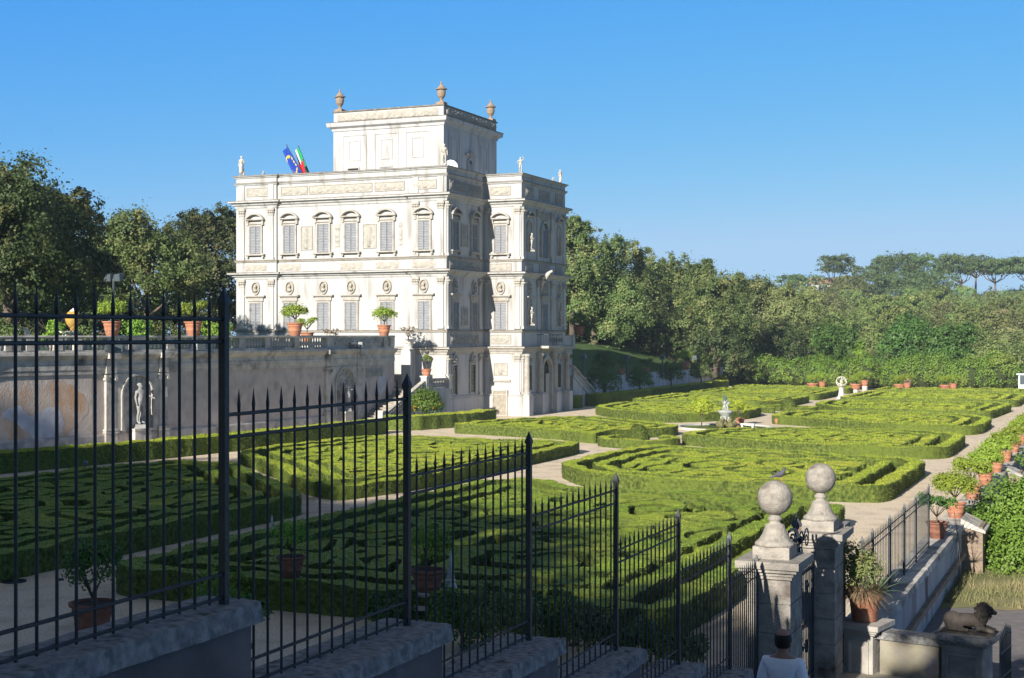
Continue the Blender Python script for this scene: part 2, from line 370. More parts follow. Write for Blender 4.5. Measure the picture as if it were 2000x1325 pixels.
# sloping lawn behind the low far wall
vs=[];fs=[]
for j in range(13):
    for i in range(7):
        y=122+6*j; t=i/6; vs.append((-47.6-2.6*i, y, 2.15+3.4*t*t*(3-2*t)))
for j in range(12):
    for i in range(6):
        a=j*7+i; fs.append((a,a+1,a+8,a+7))
tag(link('lawn_slope',mkmesh('lawn_slope',vs,fs,M['lawn'],True)),kind='structure')
# road at the lower right, verge of dry grass beside it
sheet('road',rect(-4.29,14,16,95),-.62,M['asphalt'])
sheet('dry_verge',[(-4.28,38),(-3.4,38.6),(-2.6,38.4),(-1.6,39.3),(-.7,39.4),(.3,40.6),(1,41),(1,75),(-4.28,75)],-.61,M['drygrass'])
# ---------- clipped box hedges: contour of a pattern field, walls dropped to the ground, leaves over the top
def sdist(poly,X,Y):
    P=np.array(poly); Q=np.roll(P,-1,axis=0); best=np.full(X.shape,1e9); inside=np.zeros(X.shape,bool)
    for a,b in zip(P,Q):
        e=b-a; t=np.clip(((X-a[0])*e[0]+(Y-a[1])*e[1])/(e@e),0,1)
        best=np.minimum(best,np.hypot(X-a[0]-t*e[0],Y-a[1]-t*e[1]))
        c=((a[1]>Y)!=(b[1]>Y))&(X<(b[0]-a[0])*(Y-a[1])/(b[1]-a[1]+1e-12)+a[0]); inside^=c
    return np.where(inside,best,-best)
def rnd_poly(poly,it=2):
    for _ in range(it):
        q=[]
        for i in range(len(poly)):
            a=poly[i];b=poly[(i+1)%len(poly)]
            L=math.hypot(b[0]-a[0],b[1]-a[1]); k=min(.25,.55/L)
            q+=[(a[0]+(b[0]-a[0])*k,a[1]+(b[1]-a[1])*k),(b[0]-(b[0]-a[0])*k,b[1]-(b[1]-a[1])*k)]
        poly=q
    return poly
def contour(Fv,xs,ys,h,seed):
    """faces of the region F>0: top polygons and side walls"""
    ny,nx=Fv.shape; tops=[];walls=[]
    def zt(x,y): return h+.07*float(hnoise(x,y,1.1,seed))+.02*float(hnoise(x,y,5.3,seed+3))
    pos=Fv>0
    cnt=pos[:-1,:-1].astype(int)+pos[1:,:-1]+pos[:-1,1:]+pos[1:,1:]
    full=np.argwhere(cnt==4)
    ZT=h+.07*hnoise(*np.meshgrid(xs,ys),1.1,seed)+.02*hnoise(*np.meshgrid(xs,ys),5.3,seed+3)
    if len(full):
        j=full[:,0];i=full[:,1]
        c=lambda jj,ii: np.stack([xs[ii],ys[jj],ZT[jj,ii]],axis=1)
        Q=np.stack([c(j,i),c(j,i+1),c(j+1,i+1),c(j+1,i)],axis=1)
    else: Q=np.zeros((0,4,3))
    tv=[];tf=[]
    for j,i in np.argwhere((cnt>0)&(cnt<4)):
        cs=[(xs[i],ys[j],Fv[j,i]),(xs[i+1],ys[j],Fv[j,i+1]),(xs[i+1],ys[j+1],Fv[j+1,i+1]),(xs[i],ys[j+1],Fv[j+1,i])]
        poly=[];iso=[]
        for k in range(4):
            a=cs[k];b=cs[(k+1)%4]
            if a[2]>0: poly.append((a[0],a[1]))
            if (a[2]>0)!=(b[2]>0):
                t=a[2]/(a[2]-b[2]); p=(a[0]+(b[0]-a[0])*t,a[1]+(b[1]-a[1])*t); poly.append(p); iso.append((p,a[2]>0))
        if len(poly)>=3:
            b0=len(tv); tv+=[(p[0],p[1],zt(*p)) for p in poly]; tf.append(tuple(range(b0,b0+len(poly))))
        # iso segments: leaving point followed by entering point
        m=len(iso)
        for k in range(m):
            if iso[k][1]:
                walls.append((iso[k][0],iso[(k+1)%m][0]))
    return Q,tv,tf,walls
def leafcards(P,N,size,rng,up=.55):
    n=len(P)
    az=rng.random(n)*2*PI; t=np.stack([np.cos(az),np.sin(az),(rng.random(n)-.5)*.7],axis=1)
    u=rng.normal(size=(n,3))*.55+N*up+np.array([0,0,.55]); u/=np.linalg.norm(u,axis=1)[:,None]
    s=(size*(.6+.8*rng.random(n)))[:,None]
    return np.stack([P-t*s*.45,P+t*s*.45,P+u*s*1.1],axis=1)
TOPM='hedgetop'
def hedge_part(name,Fv,xs,ys,h,seed,parent,dens,lsize):
    Q,tv,tf,walls=contour(Fv,xs,ys,h,seed)
    rng=np.random.default_rng(seed)
    W=np.zeros((len(walls),4,3))
    if walls:
        A=np.array([w[0] for w in walls]);B=np.array([w[1] for w in walls])
        za=h+.07*hnoise(A[:,0],A[:,1],1.1,seed)+.02*hnoise(A[:,0],A[:,1],5.3,seed+3); zb=h+.07*hnoise(B[:,0],B[:,1],1.1,seed)+.02*hnoise(B[:,0],B[:,1],5.3,seed+3)
        W[:,0,:2]=B;W[:,1,:2]=A;W[:,2,:2]=A;W[:,3,:2]=B;W[:,2,2]=za;W[:,3,2]=zb
    # partial cell polygons are fanned to quads with a repeated point avoided: use tris
    T=[]
    for f in tf:
        for k in range(1,len(f)-1): T.append((tv[f[0]],tv[f[k]],tv[f[k+1]]))
    T=np.array(T).reshape(-1,3,3) if T else np.zeros((0,3,3))
    # leaf cards over tops and walls
    L=[]
    if len(Q):
        step=abs(xs[1]-xs[0]); n=int(len(Q)*step*step*dens); k=rng.integers(0,len(Q),n); a=rng.random((n,1));b=rng.random((n,1))
        P=Q[k,0]*(1-a)*(1-b)+Q[k,1]*a*(1-b)+Q[k,2]*a*b+Q[k,3]*(1-a)*b; P[:,2]-=.02
        L.append(leafcards(P,np.tile([0,0,1.],(n,1)),lsize*np.ones(n),rng,.3))
    if len(W):
        len_=np.linalg.norm(W[:,0,:2]-W[:,1,:2],axis=1); n=int(len_.sum()*h*dens*.8)
        k=rng.choice(len(W),size=n,p=len_/len_.sum()); a=rng.random((n,1)); b=rng.random((n,1))**.8
        P=W[k,0]*(1-a)*(1-b)+W[k,1]*a*(1-b)+W[k,2]*a*b+W[k,3]*(1-a)*b
        e=W[k,0]-W[k,1]; N=np.stack([e[:,1],-e[:,0],0*e[:,0]],axis=1); N/=np.linalg.norm(N,axis=1)[:,None]+1e-9
        L.append(leafcards(P,N,lsize*np.ones(n),rng,.9)); L[-1][:]+=0
    nTL=len(L[0]) if len(Q) and L else 0
    L=np.concatenate(L) if L else np.zeros((0,3,3))
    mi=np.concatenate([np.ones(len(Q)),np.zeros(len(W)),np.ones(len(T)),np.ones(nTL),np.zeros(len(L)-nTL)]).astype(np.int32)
    off=np.array(parent.location) if parent else np.zeros(3)
    # one mesh with quads + tris
    nq=len(Q)+len(W); nt_=len(T)+len(L); V=np.concatenate([Q.reshape(-1,3),W.reshape(-1,3),T.reshape(-1,3),L.reshape(-1,3)])-off
    me=bpy.data.meshes.new(name); me.vertices.add(len(V)); me.vertices.foreach_set('co',V.reshape(-1).astype(np.float32))
    me.loops.add(len(V)); me.loops.foreach_set('vertex_index',np.arange(len(V),dtype=np.int32))
    ls=np.concatenate([np.arange(nq)*4,nq*4+np.arange(nt_)*3]).astype(np.int32)
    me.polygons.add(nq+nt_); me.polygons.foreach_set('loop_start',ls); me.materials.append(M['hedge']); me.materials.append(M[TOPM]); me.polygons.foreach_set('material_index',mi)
    me.update(calc_edges=True)
    return link(name,me,parent)
def parterre(poly,h,label,seed,step=.15,dens=110,lsize=.055,bw=.72,inner=True,P=1.22,fr_=.30):
    poly=rnd_poly(poly); A=np.array(poly); x0,y0=A.min(0)-.5; x1,y1=A.max(0)+.5
    xs=np.arange(x0,x1,step); ys=np.arange(y0,y1,step); X,Y=np.meshgrid(xs,ys)
    jx=X+.05*hnoise(X,Y,2.3,seed)+.015*hnoise(X,Y,9,seed); jy=Y+.05*hnoise(Y,X,2.1,seed+5)+.015*hnoise(Y,X,9,seed+1)
    d=sdist(poly,jx,jy)
    cx,cy=A.mean(0)
    root=thing('parterre_hedge',(float(cx),float(cy),0),label,'hedge','scrollwork box hedge compartments of the parterre garden')
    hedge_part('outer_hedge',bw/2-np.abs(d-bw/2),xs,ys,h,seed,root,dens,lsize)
    if not inner: return root
    rng=np.random.default_rng(seed+100)
    n2=hnoise(X,Y,.35,seed+9)
    F2=.31-np.abs(d-bw-GAP-.31); F2=np.minimum(F2,.80-n2)      # second line of hedge, broken here and there
    wx=jx+.75*hnoise(X,Y,.42,seed+20); wy=jy+.75*hnoise(Y,X,.38,seed+31)
    nb=[]
    gx=np.linspace(x0+3.4,x1-3.4,max(2,int((x1-x0-4)/3.9)+1)); gy=np.linspace(y0+3.2,y1-3.2,max(2,int((y1-y0-4)/3.6)+1))
    for i,a in enumerate(gx):
        for j,b in enumerate(gy):
            nb.append((a+rng.uniform(-.7,.7),b+rng.uniform(-.7,.7)+(1.2 if i%2 else -.6),1 if (i+j)%2 else -1,rng.uniform(0,6.28),rng.uniform(.8,1.35)))
    D=np.stack([np.hypot((wx-c[0])*c[4],(wy-c[1])/c[4]) for c in nb]); o=np.argsort(D,axis=0); k=o[0]
    d1=np.take_along_axis(D,o[:1],0)[0]; d2=np.take_along_axis(D,o[1:2],0)[0]
    C=np.array(nb); th=np.arctan2(wy-C[k,1],wx-C[k,0])
    ph=d1/P+C[k,2]*th/(2*PI)*np.where(np.arange(len(nb))%3==0,2,1)[k]+C[k,3]
    fr=ph-np.floor(ph); F3=(fr_-np.abs(fr-.5))*P
    F3=np.maximum(F3,np.where(hnoise(X,Y,.6,seed+77)>-.2,.28,-1)-np.abs((d2-d1)/2))
    F3=np.where(d1<.45,.3,F3)
    cut=.11-np.abs(hnoise(X,Y,.8,seed+50)); F3=np.minimum(F3,np.where(hnoise(X,Y,.5,seed+61)>.55,-cut*2,1))
    F3=np.minimum(F3,d-(bw+GAP+.62+.48))
    lowh=h-.06
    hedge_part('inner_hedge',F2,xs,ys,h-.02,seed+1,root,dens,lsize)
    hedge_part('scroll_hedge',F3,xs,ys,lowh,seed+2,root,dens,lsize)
    return root
H=.66
GAP=.72
BEDS=[
 ('L1',[(-41.5,27.5),(-27,27.5),(-27,43.8),(-30,47),(-34.5,51.3),(-37,54),(-40,53.5),(-41.5,48)],.68,.12,260,.05,'nearest box parterre on the villa side, deep in shade behind the tall railing'),
 ('R1',[(-23.4,28.3),(-8.6,28.3),(-8.4,48.5),(-12,50.3),(-19,50),(-21.5,52.8),(-23.3,51.5),(-23.5,47)],.68,.12,260,.05,'large box parterre nearest the railing, half in shade, seen through the lower fence panels'),
 ('L2',[(-28,47.7),(-31,49.8),(-34.5,53.8),(-38,57.2),(-41,60),(-41.8,63),(-41.5,66.5),(-41.3,70.5),(-40.5,73),(-37.5,74.5),(-34,73.2),(-30,74),(-27.2,73.2),(-27,68),(-27,60),(-27,52)],.60,.14,190,.06,'rounded sunlit box parterre below the curved staircase of the villa'),
 ('R2',[(-8.2,55.6),(-13.4,55),(-17.4,55.3),(-20.9,56.3),(-23.5,60),(-23.6,66),(-23.2,71),(-22,72.2),(-20.5,71.6),(-17.6,71),(-15,71.5),(-12.5,69.7),(-9.8,69.4),(-8.2,68)],.68,.14,190,.06,'big sunlit box parterre behind the two stone ball finials'),
 ('R3',[(-8.2,76.9),(-10,75.7),(-15.5,76.1),(-20,78.3),(-23.9,80.5),(-23.9,85),(-22,87.5),(-18,90),(-12,90),(-9.3,88),(-8.2,86.5)],.66,.16,140,.07,'box parterre just in front of the fountain basin'),
 ('L3',[(-40.7,84),(-37.8,83.3),(-32,81.5),(-28.6,79),(-29.2,82),(-28.2,84),(-26.3,86.5),(-26.3,89),(-30.7,92.8),(-35.5,96.8),(-38,93.4),(-40,89.5)],.64,.16,140,.07,'box parterre at the foot of the white villa portal'),
 ('R4',[(-8.2,97),(-9,95.2),(-14,95.6),(-18,98),(-20.8,100.7),(-23.4,102),(-23.6,107),(-22,110),(-14,111),(-10,109),(-8.2,105)],.66,.17,110,.08,'box parterre to the right of the fountain, behind a small terracotta pot'),
 ('L4',[(-39.4,108.5),(-36.5,104.5),(-31,100),(-28.5,102.5),(-26.3,107),(-26.3,112),(-29,117),(-36,119),(-40,116)],.7,.17,110,.08,'box parterre straight behind the fountain figures'),
 ('R5',[(-9,114.2),(-16,114.5),(-21,116),(-22.4,118.5),(-24,121.5),(-24.3,128),(-20,130.5),(-10,130.5),(-8.3,127)],.66,.2,80,.09,'box parterre on the near right of the armillary sundial'),
 ('L5',[(-41,122.5),(-29,121.5),(-27.4,124),(-27.2,136),(-41,137.5)],.68,.2,80,.09,'box parterre beyond the fountain, left of the central path'),
 ('R6',[(-24.3,134.5),(-8.3,134.5),(-8.3,150),(-12,152),(-24.3,151.5)],.66,.22,60,.1,'box parterre beside the white armillary sundial'),
 ('L6',[(-41,141),(-27.4,140.5),(-27.4,154),(-41,155.5)],.66,.22,60,.1,'far box parterre left of the armillary sundial'),
 ('R7',[(-24.3,155.3),(-8.3,155),(-8.3,163.8),(-24.3,163.8)],.66,.24,50,.1,'farthest box parterre against the right half of the laurel hedge'),
 ('L7',[(-41,158.5),(-27.4,157.5),(-27.4,164.5),(-41,164.5)],.66,.24,50,.1,'farthest box parterre against the left half of the laurel hedge'),
]
for i,(k,poly,h,st,dn,ls,lab) in enumerate(BEDS):
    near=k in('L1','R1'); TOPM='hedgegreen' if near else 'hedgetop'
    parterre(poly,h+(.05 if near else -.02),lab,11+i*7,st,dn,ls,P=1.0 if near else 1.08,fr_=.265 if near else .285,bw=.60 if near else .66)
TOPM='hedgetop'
# plain clipped hedges
def plain(poly,h,label,seed,step=.15,dens=120,lsize=.07,name='clipped_hedge',mbump=0):
    poly=rnd_poly(poly,1); A=np.array(poly); x0,y0=A.min(0)-.4; x1,y1=A.max(0)+.4
    xs=np.arange(x0,x1,step); ys=np.arange(y0,y1,step); X,Y=np.meshgrid(xs,ys)
    jx=X+.07*hnoise(X,Y,1.7,seed); jy=Y+.07*hnoise(Y,X,1.9,seed+5)
    o=hedge_part(name,sdist(poly,jx,jy),xs,ys,h,seed,None,dens,lsize)
    return tag(o,label,'hedge')
def band(line,wd):
    a=[];b=[]
    for i,p in enumerate(line):
        q0=line[max(i-1,0)];q1=line[min(i+1,len(line)-1)]; dx=q1[0]-q0[0];dy=q1[1]-q0[1];l=math.hypot(dx,dy)
        nx,ny=-dy/l*wd/2,dx/l*wd/2; a.append((p[0]+nx,p[1]+ny)); b.append((p[0]-nx,p[1]-ny))
    return a+b[::-1]
plain(band([(-50.2,40),(-48.9,50),(-46.6,62),(-45.4,72),(-44.9,82.3)],1.5),.95,'long low hedge along the foot of the terrace retaining wall',201)
plain([(-46.4,85),(-44,85.2),(-42.2,91.5),(-42.6,96.3),(-43.9,96.3),(-44.0,92),(-45,86.6),(-46.4,86.4)],.95,'low hedge bending round the villa corner below the orange tree',203)
plain(band([(-45.0,116.6),(-44.6,118.6)],1.6),1.1,'small hedge block next to the villa portal side, left of the wide one',205,.2,80)
plain(band([(-44.2,121),(-43.4,127),(-43.2,133)],2.2),1.1,'wide dark hedge in front of the far garden steps',207,.2,80)
plain(band([(-44.3,135),(-44.3,150),(-44.2,168)],1.6),1.0,'long dark hedge at the foot of the low far wall',209,.25,60,.09)
# ring hedges with a clipped dome
def ring(cx,cy,label,seed,a0,a1):
    root=thing('ring_hedge',(cx,cy,0),label,'hedge','ring hedges round a clipped dome')
    xs=np.arange(cx-3.2,cx+3.2,.15);ys=np.arange(cy-3.2,cy+3.2,.15);X,Y=np.meshgrid(xs,ys)
    r=np.hypot(X-cx,Y-cy); th=np.degrees(np.arctan2(Y-cy,X-cx))%360
    Fv=.26-np.abs(r-2.15+.03*hnoise(X,Y,3,seed)); Fv=np.where((th>a0)&(th<a1),-.1,Fv)
    hedge_part('low_ring',Fv,xs,ys,.5,seed,root,120,.07)
    rng=np.random.default_rng(seed)
    V=leaves([((0,0,.45),(.62,.62,.75))],2600,.09,rng,.1,.92,8)
    mb=MB(); mb.ball((0,0,.45),.6,16,10,1.2); link('dome_core',mkmesh('dome_core',mb.v,mb.f,M['hedge'],True),root)
    link('dome_foliage',fastmesh('dome_foliage',V,4,M['hedge']),root)
ring(-25.9,79.0,'low ring hedge with a clipped dome in front of the fountain',301,70,110)
ring(-25.5,118.0,'low ring hedge with a clipped dome between the fountain and the armillary sundial',303,250,290)
# ---------- the villa
VX0,VX1,VX2=-66.5,-47.33,-44.0; VY0,VY1,VY2,VY3=97.2,104.1,113.8,121.0
villa=thing('villa',(-56,109,0),'tall white stucco villa of three storeys with a square roof tower, beside the parterre','villa')
JX0,JX1=ony(540,VY0)[0],ony(805,VY0)[0]
FOOT=[(VX0,VY0),(JX0,VY0),(JX0,VY0+.18),(JX1,VY0+.18),(JX1,VY0),(VX1,VY0),(VX1,VY1),(VX2,VY1),(VX2,VY2),(VX1,VY2),(VX1,VY3),(VX0,VY3)]
def offs(poly,e):
    n=len(poly); out=[]
    for i in range(n):
        p0=poly[i-1];p=poly[i];p1=poly[(i+1)%n]
        d0=(p[0]-p0[0],p[1]-p0[1]);d1=(p1[0]-p[0],p1[1]-p[1])
        l0=math.hypot(*d0);l1=math.hypot(*d1)
        n0=(d0[1]/l0,-d0[0]/l0);n1=(d1[1]/l1,-d1[0]/l1)
        out.append((p[0]+(n0[0]+n1[0])*e,p[1]+(n0[1]+n1[1])*e))
    return out
def ringband(mb,poly,prof):
    """prof: list of (offset,z) swept round the footprint, closed on itself"""
    n=len(poly); rings=[offs(poly,e) for e,z in prof]
    vs=[(p[0],p[1],prof[k][1]) for k,r in enumerate(rings) for p in r]; fs=[]
    K=len(prof)
    for k in range(K):
        k2=(k+1)%K
        for i in range(n):
            j=(i+1)%n; fs.append((k*n+i,k*n+j,k2*n+j,k2*n+i))
    mb.add(vs,fs)
zA=lambda py: EYE+(655-py)*108.0/F
mb=MB(); mb.prism(FOOT,-.1,19.35); mb.build('wall',M['stucco'],villa)
def cornice(name,poly,z,h,e,m,parent,lip=True):
    mb=MB(); ringband(mb,poly,[(-.1,z),(.06,z),(.10,z+h*.3),(e*.45,z+h*.45),(e*.55,z+h*.7),(e,z+h*.8),(e,z+h),(-.1,z+h+.02)])
    o=mb.build(name,m,parent)
    if lip:
        mb=MB(); ringband(mb,poly,[(-.1,z+h+.021),(e+.02,z+h+.005),(e+.02,z+h+.05),(-.1,z+h+.06)]); mb.build('ledge_top',M['trimdark'],o)
    return o
cornice('base_moulding',FOOT,1.55,.18,.14,M['stucco'],villa,False)
mb=MB(); ringband(mb,FOOT,[(-.1,-.05),(.10,-.05),(.10,1.55),(-.1,1.56)]); mb.build('base_course',M['stucco'],villa)
cornice('terrace_cornice',FOOT,5.0,.55,.42,M['trim'],villa)
cornice('sill_course',FOOT,6.72,.13,.12,M['trim'],villa,True)
cornice('lower_cornice',FOOT,11.05,.50,.55,M['stucco'],villa)
cornice('string_course',FOOT,12.42,.14,.14,M['trim'],villa)
cornice('upper_cornice',FOOT,16.85,.55,.50,M['stucco'],villa)
cornice('parapet_moulding',FOOT,18.72,.16,.18,M['stucco'],villa)
cornice('parapet_coping',FOOT,19.3,.17,.22,M['stucco'],villa)
mb=MB(); mb.prism(offs(FOOT,-.4),18.85,19.0); mb.build('roof',M['cap'],villa)
# local facade frames: (along, out, up)
TS=lambda y0:(lambda a,n,z:(a,y0-n,z))
TE=lambda x0:(lambda a,n,z:(x0+n,a,z))
def pil(T,a,wd,z0,z1,parent,out=.10,cap=True,name='pilaster'):
    mb=MB(T); mb.box(a-wd/2,a+wd/2,0,out,z0,z1)
    o=mb.build(name,M['stucco'],parent)
    if cap:
        mb=MB(T)
        for k in range(3): mb.box(a-wd/2-.03-.04*k,a+wd/2+.03+.04*k,0,out+.04+.03*k,z1-.62+.2*k,z1-.46+.2*k)
        for s in (-1,0,1): mb.ball((a+s*wd*.38,out+.05,z1-.35),.11,8,6)
        mb.build('capital',M['relief'],o)
        mb=MB(T); mb.box(a-wd/2-.05,a+wd/2+.05,0,out+.06,z0,z0+.22); mb.build('pilaster_base',M['stucco'],o)
    return o
def relief(name,T,a0,a1,z0,z1,seed,parent,depth=.10,frame=True,kind='scroll',res=.07):
    rng=np.random.default_rng(seed); W=a1-a0;Hh=z1-z0
    nx=max(8,int(W/res));nz=max(5,int(Hh/res)); a=np.linspace(0,W,nx);z=np.linspace(0,Hh,nz); A,Z=np.meshgrid(a,z)
    h=np.zeros(A.shape)
    if kind=='scroll':
        k=0;p=Hh*1.05; n=max(1,int(round(W/p)))
        for i in range(n):
            cx=(i+.5)*W/n; cz=Hh/2; r=np.hypot(A-cx,Z-cz); th=np.arctan2((Z-cz)*(1 if i%2 else -1),A-cx)
            f=np.cos(2*PI*r/(Hh*.28)+th); h=np.maximum(h,np.clip(f,0,1)*(r<Hh*.5)); h=np.maximum(h,np.exp(-(r/(Hh*.1))**2))
        for _ in range(int(W*Hh*5)):
            cx,cz=rng.uniform(.05*W,.95*W),rng.uniform(.12*Hh,.88*Hh); s=rng.uniform(.04,.10); h=np.maximum(h,np.exp(-(((A-cx)/s)**2+((Z-cz)/(s*rng.uniform(.6,1.6)))**2))*.9)
    else:
        nfig=max(1,int(W/.55)) 
        for i in range(nfig):
            cx=W*(i+.5)/nfig+rng.uniform(-.05,.05)*W; lean=rng.uniform(-.15,.15)
            for t in np.linspace(.08,.80,9):
                wd=.09+.07*math.sin(PI*min(t/.8,1))*(1+.3*rng.random()); h=np.maximum(h,.85*np.exp(-(((A-cx-lean*Hh*(t-.4))/wd)**2+((Z-t*Hh)/(Hh*.07))**2)))
            h=np.maximum(h,np.exp(-(((A-cx-lean*Hh*.45)/.08)**2+((Z-.88*Hh)/.1)**2)))
            for _ in range(4):
                x2=cx+rng.uniform(-.3,.3);z2=Hh*rng.uniform(.3,.8); 
                for t in np.linspace(0,1,6): h=np.maximum(h,.6*np.exp(-(((A-cx-(x2-cx)*t)/.055)**2+((Z-.6*Hh-(z2-.6*Hh)*t)/.055)**2)))
    e=np.minimum(np.minimum(A,W-A),np.minimum(Z,Hh-Z)); h*=np.clip(e/.08,0,1)
    vs=[(a0+A[j,i],.02+1.7*depth*float(h[j,i]),z0+Z[j,i]) for j in range(nz) for i in range(nx)]
    fs=[(j*nx+i,j*nx+i+1,(j+1)*nx+i+1,(j+1)*nx+i) for j in range(nz-1) for i in range(nx-1)]
    mb=MB(T); mb.add(vs,fs); o=mb.build(name,M['relief'],parent,smooth=True)
    if frame:
        mb=MB(T); t=.06
        mb.box(a0-t,a1+t,0,.07,z0-t,z0);mb.box(a0-t,a1+t,0,.07,z1,z1+t);mb.box(a0-t,a0,0,.07,z0,z1);mb.box(a1,a1+t,0,.07,z0,z1)
        mb.build('relief_frame',M['trim'],o)
    return o
def shutters(T,a,w,z0,z1,parent,m='shutter',n=16):
    for s in (-1,1):
        mb=MB(T); c=a+s*w*.25; hw=w*.25-.02
        mb.box(c-hw,c-hw+.05,.03,.09,z0,z1); mb.box(c+hw-.05,c+hw,.03,.09,z0,z1); mb.box(c-hw+.05,c+hw-.05,.03,.085,z0,z0+.07); mb.box(c-hw+.05,c+hw-.05,.03,.085,z1-.07,z1)
        zm=(z0+z1)/2; mb.box(c-hw+.05,c+hw-.05,.03,.085,zm-.03,zm+.03)
        st=(z1-z0-.14)/n
        for k in range(n):
            z=z0+.07+st*k; 
            mb.add([(c-hw+.05,.035,z+st*.95),(c+hw-.05,.035,z+st*.95),(c+hw-.05,.08,z+.01),(c-hw+.05,.08,z+.01)],[(0,1,2,3)])
        mb.build('shutter',M[m],parent)
def archpts(a,w,zs,n=12,rz=None):
    r=w/2; rz=rz or r
    return [(a-r*math.cos(PI*k/n),zs+rz*math.sin(PI*k/n)) for k in range(n+1)]
def frame_rect(T,a,w,z0,z1,t,out,parent,name='frame',m='trim'):
    mb=MB(T); mb.box(a-w/2-t,a-w/2,0,out,z0-t*.6,z1+t);mb.box(a+w/2,a+w/2+t,0,out,z0-t*.6,z1+t);mb.box(a-w/2,a+w/2,0,out,z1,z1+t)
    return mb.build(name,M[m],parent)
def window_upper(T,a,w,z0,z1,parent,sh='shutter'):
    mb=MB(T); mb.box(a-w/2,a+w/2,.0,.02,z0,z1); o=mb.build('window',M['dark'],parent)
    shutters(T,a,w,z0,z1,o,sh); frame_rect(T,a,w,z0,z1,.13,.13,o)
    mb=MB(T); mb.box(a-w/2-.38,a+w/2+.38,0,.30,z0-.17,z0-.05); mb.box(a-w/2-.3,a-w/2-.12,0,.2,z0-.38,z0-.17); mb.box(a+w/2+.12,a+w/2+.3,0,.2,z0-.38,z0-.17); mb.build('sill',M['trim'],o)
    # entablature and segmental pediment
    mb=MB(T); zp=z1+.50; pw=w/2+.36
    mb.box(a-pw+.12,a+pw-.12,0,.12,z1+.18,z1+.30)
    for s in (-1,1): mb.box(a+s*(pw-.18)-.1,a+s*(pw-.18)+.1,0,.2,z1+.1,zp)
    mb.box(a-pw,a+pw,0,.32,zp,zp+.1)
    rise=.48; Rr=(pw*pw+rise*rise)/(2*rise); zc=zp+.1+rise-Rr; a0=math.asin(pw/Rr); N=14
    for k in range(N):
        t0=-a0+2*a0*k/N;t1=-a0+2*a0*(k+1)/N
        def q(t,r): return (a+r*math.sin(t),zc+r*math.cos(t))
        pts=[q(t0,Rr),q(t1,Rr),q(t1,Rr-.13),q(t0,Rr-.13)]
        mb.add([(p[0],.05,p[1]) for p in pts]+[(p[0],.34,p[1]) for p in pts],[(4,5,6,7),(0,1,5,4),(2,3,7,6),(0,3,2,1)])
    mb.build('pediment',M['trim'],o)
    return o
def oval(T,a,zc,parent,rx=.30,rz=.42):
    mb=MB(T); N=20; vs=[];fs=[]
    for k in range(N):
        t=2*PI*k/N
        for r,n in ((1.0,.03),(1.05,.14),(1.30,.14),(1.38,.0)): vs.append((a+rx*r*math.cos(t),n,zc+rz*r*math.sin(t)))
    for k in range(N):
        k2=(k+1)%N
        for j in range(3): fs.append((k*4+j,k2*4+j,k2*4+j+1,k*4+j+1))
    mb.add(vs,fs); o=mb.build('oval_niche',M['trim'],parent)
    mb=MB(T); mb.add([(a+rx*math.cos(2*PI*k/N),.02,zc+rz*math.sin(2*PI*k/N)) for k in range(N)],[tuple(range(N))]); mb.build('niche_back',M['trimdark'] if False else M['lattice'],o)
    mb=MB(T); mb.ball((a,.12,zc+.12),.13,10,8,1.25); mb.lathe([(.07,-.12),(.08,.0)],(a,.1,zc),8); mb.ball((a,.1,zc-.2),.17,10,6,.7,1.25,.8); mb.build('bust',M['relief'],o,True)
    return o
def window_lower(T,a,w,z0,z1,parent,sh='shutter'):
    mb=MB(T); mb.box(a-w/2,a+w/2,0,.02,z0,z1); o=mb.build('window',M['dark'],parent)
    shutters(T,a,w,z0,z1,o,sh); frame_rect(T,a,w,z0,z1,.12,.12,o)
    mb=MB(T); mb.box(a-w/2-.22,a+w/2+.22,0,.12,z1+.16,z1+.50); mb.box(a-w/2-.42,a+w/2+.42,0,.30,z1+.52,z1+.63); mb.box(a-w/2-.34,a+w/2+.34,0,.2,z1+.46,z1+.52); mb.build('lintel',M['trim'],o)
    return o
ZU0,ZU1=13.15,15.35; ZL0,ZL1=6.95,9.10
SW=[500,564,630,684,754,828]
for i,px in enumerate(SW):
    yy=VY0 if i in (0,5) else VY0+.18; T=TS(yy); a=ony(px,VY0)[0]
    window_upper(T,a,1.05,ZU0,ZU1,villa); window_lower(T,a,1.05,ZL0,ZL1,villa); oval(T,a,10.32,villa)
    relief('frieze_relief',T,a-1.0,a+1.0,11.72,12.25,400+i,villa,.06,False) if i!=2 else None
Tm=TS(VY0+.18)
for a0,a1,sd_ in ((ony(548,VY0)[0],ony(597,VY0)[0],1),(ony(603,VY0)[0],ony(724,VY0)[0],2),(ony(731,VY0)[0],ony(787,VY0)[0],3)):
    relief('attic_relief',Tm,a0,a1,17.85,18.45,420+sd_,villa,.09)
relief('attic_relief',TS(VY0),ony(483,VY0)[0],ony(523,VY0)[0],17.85,18.45,431,villa,.09)
relief('attic_relief',TS(VY0),ony(809,VY0)[0],ony(852,VY0)[0],17.85,18.45,432,villa,.09)
for px0,px1,k in ((587,607,1),(708,732,2)): relief('wall_relief',Tm,ony(px0,VY0)[0],ony(px1,VY0)[0],13.4,15.2,440+k,villa,.14,True,'figures')
for px0,px1,k in ((652,662,1),(777,784,2)): relief('wall_relief',Tm,ony(px0,VY0)[0],ony(px1,VY0)[0],13.5,15.3,445+k,villa,.05,False)
for z0,z1 in ((7.0,11.05),(12.6,16.85)):
    for px in (473,530): pil(TS(VY0),ony(px,VY0)[0],.5,z0,z1,villa)
    for px in (812,861): pil(TS(VY0),ony(px,VY0)[0],.5,z0,z1,villa)
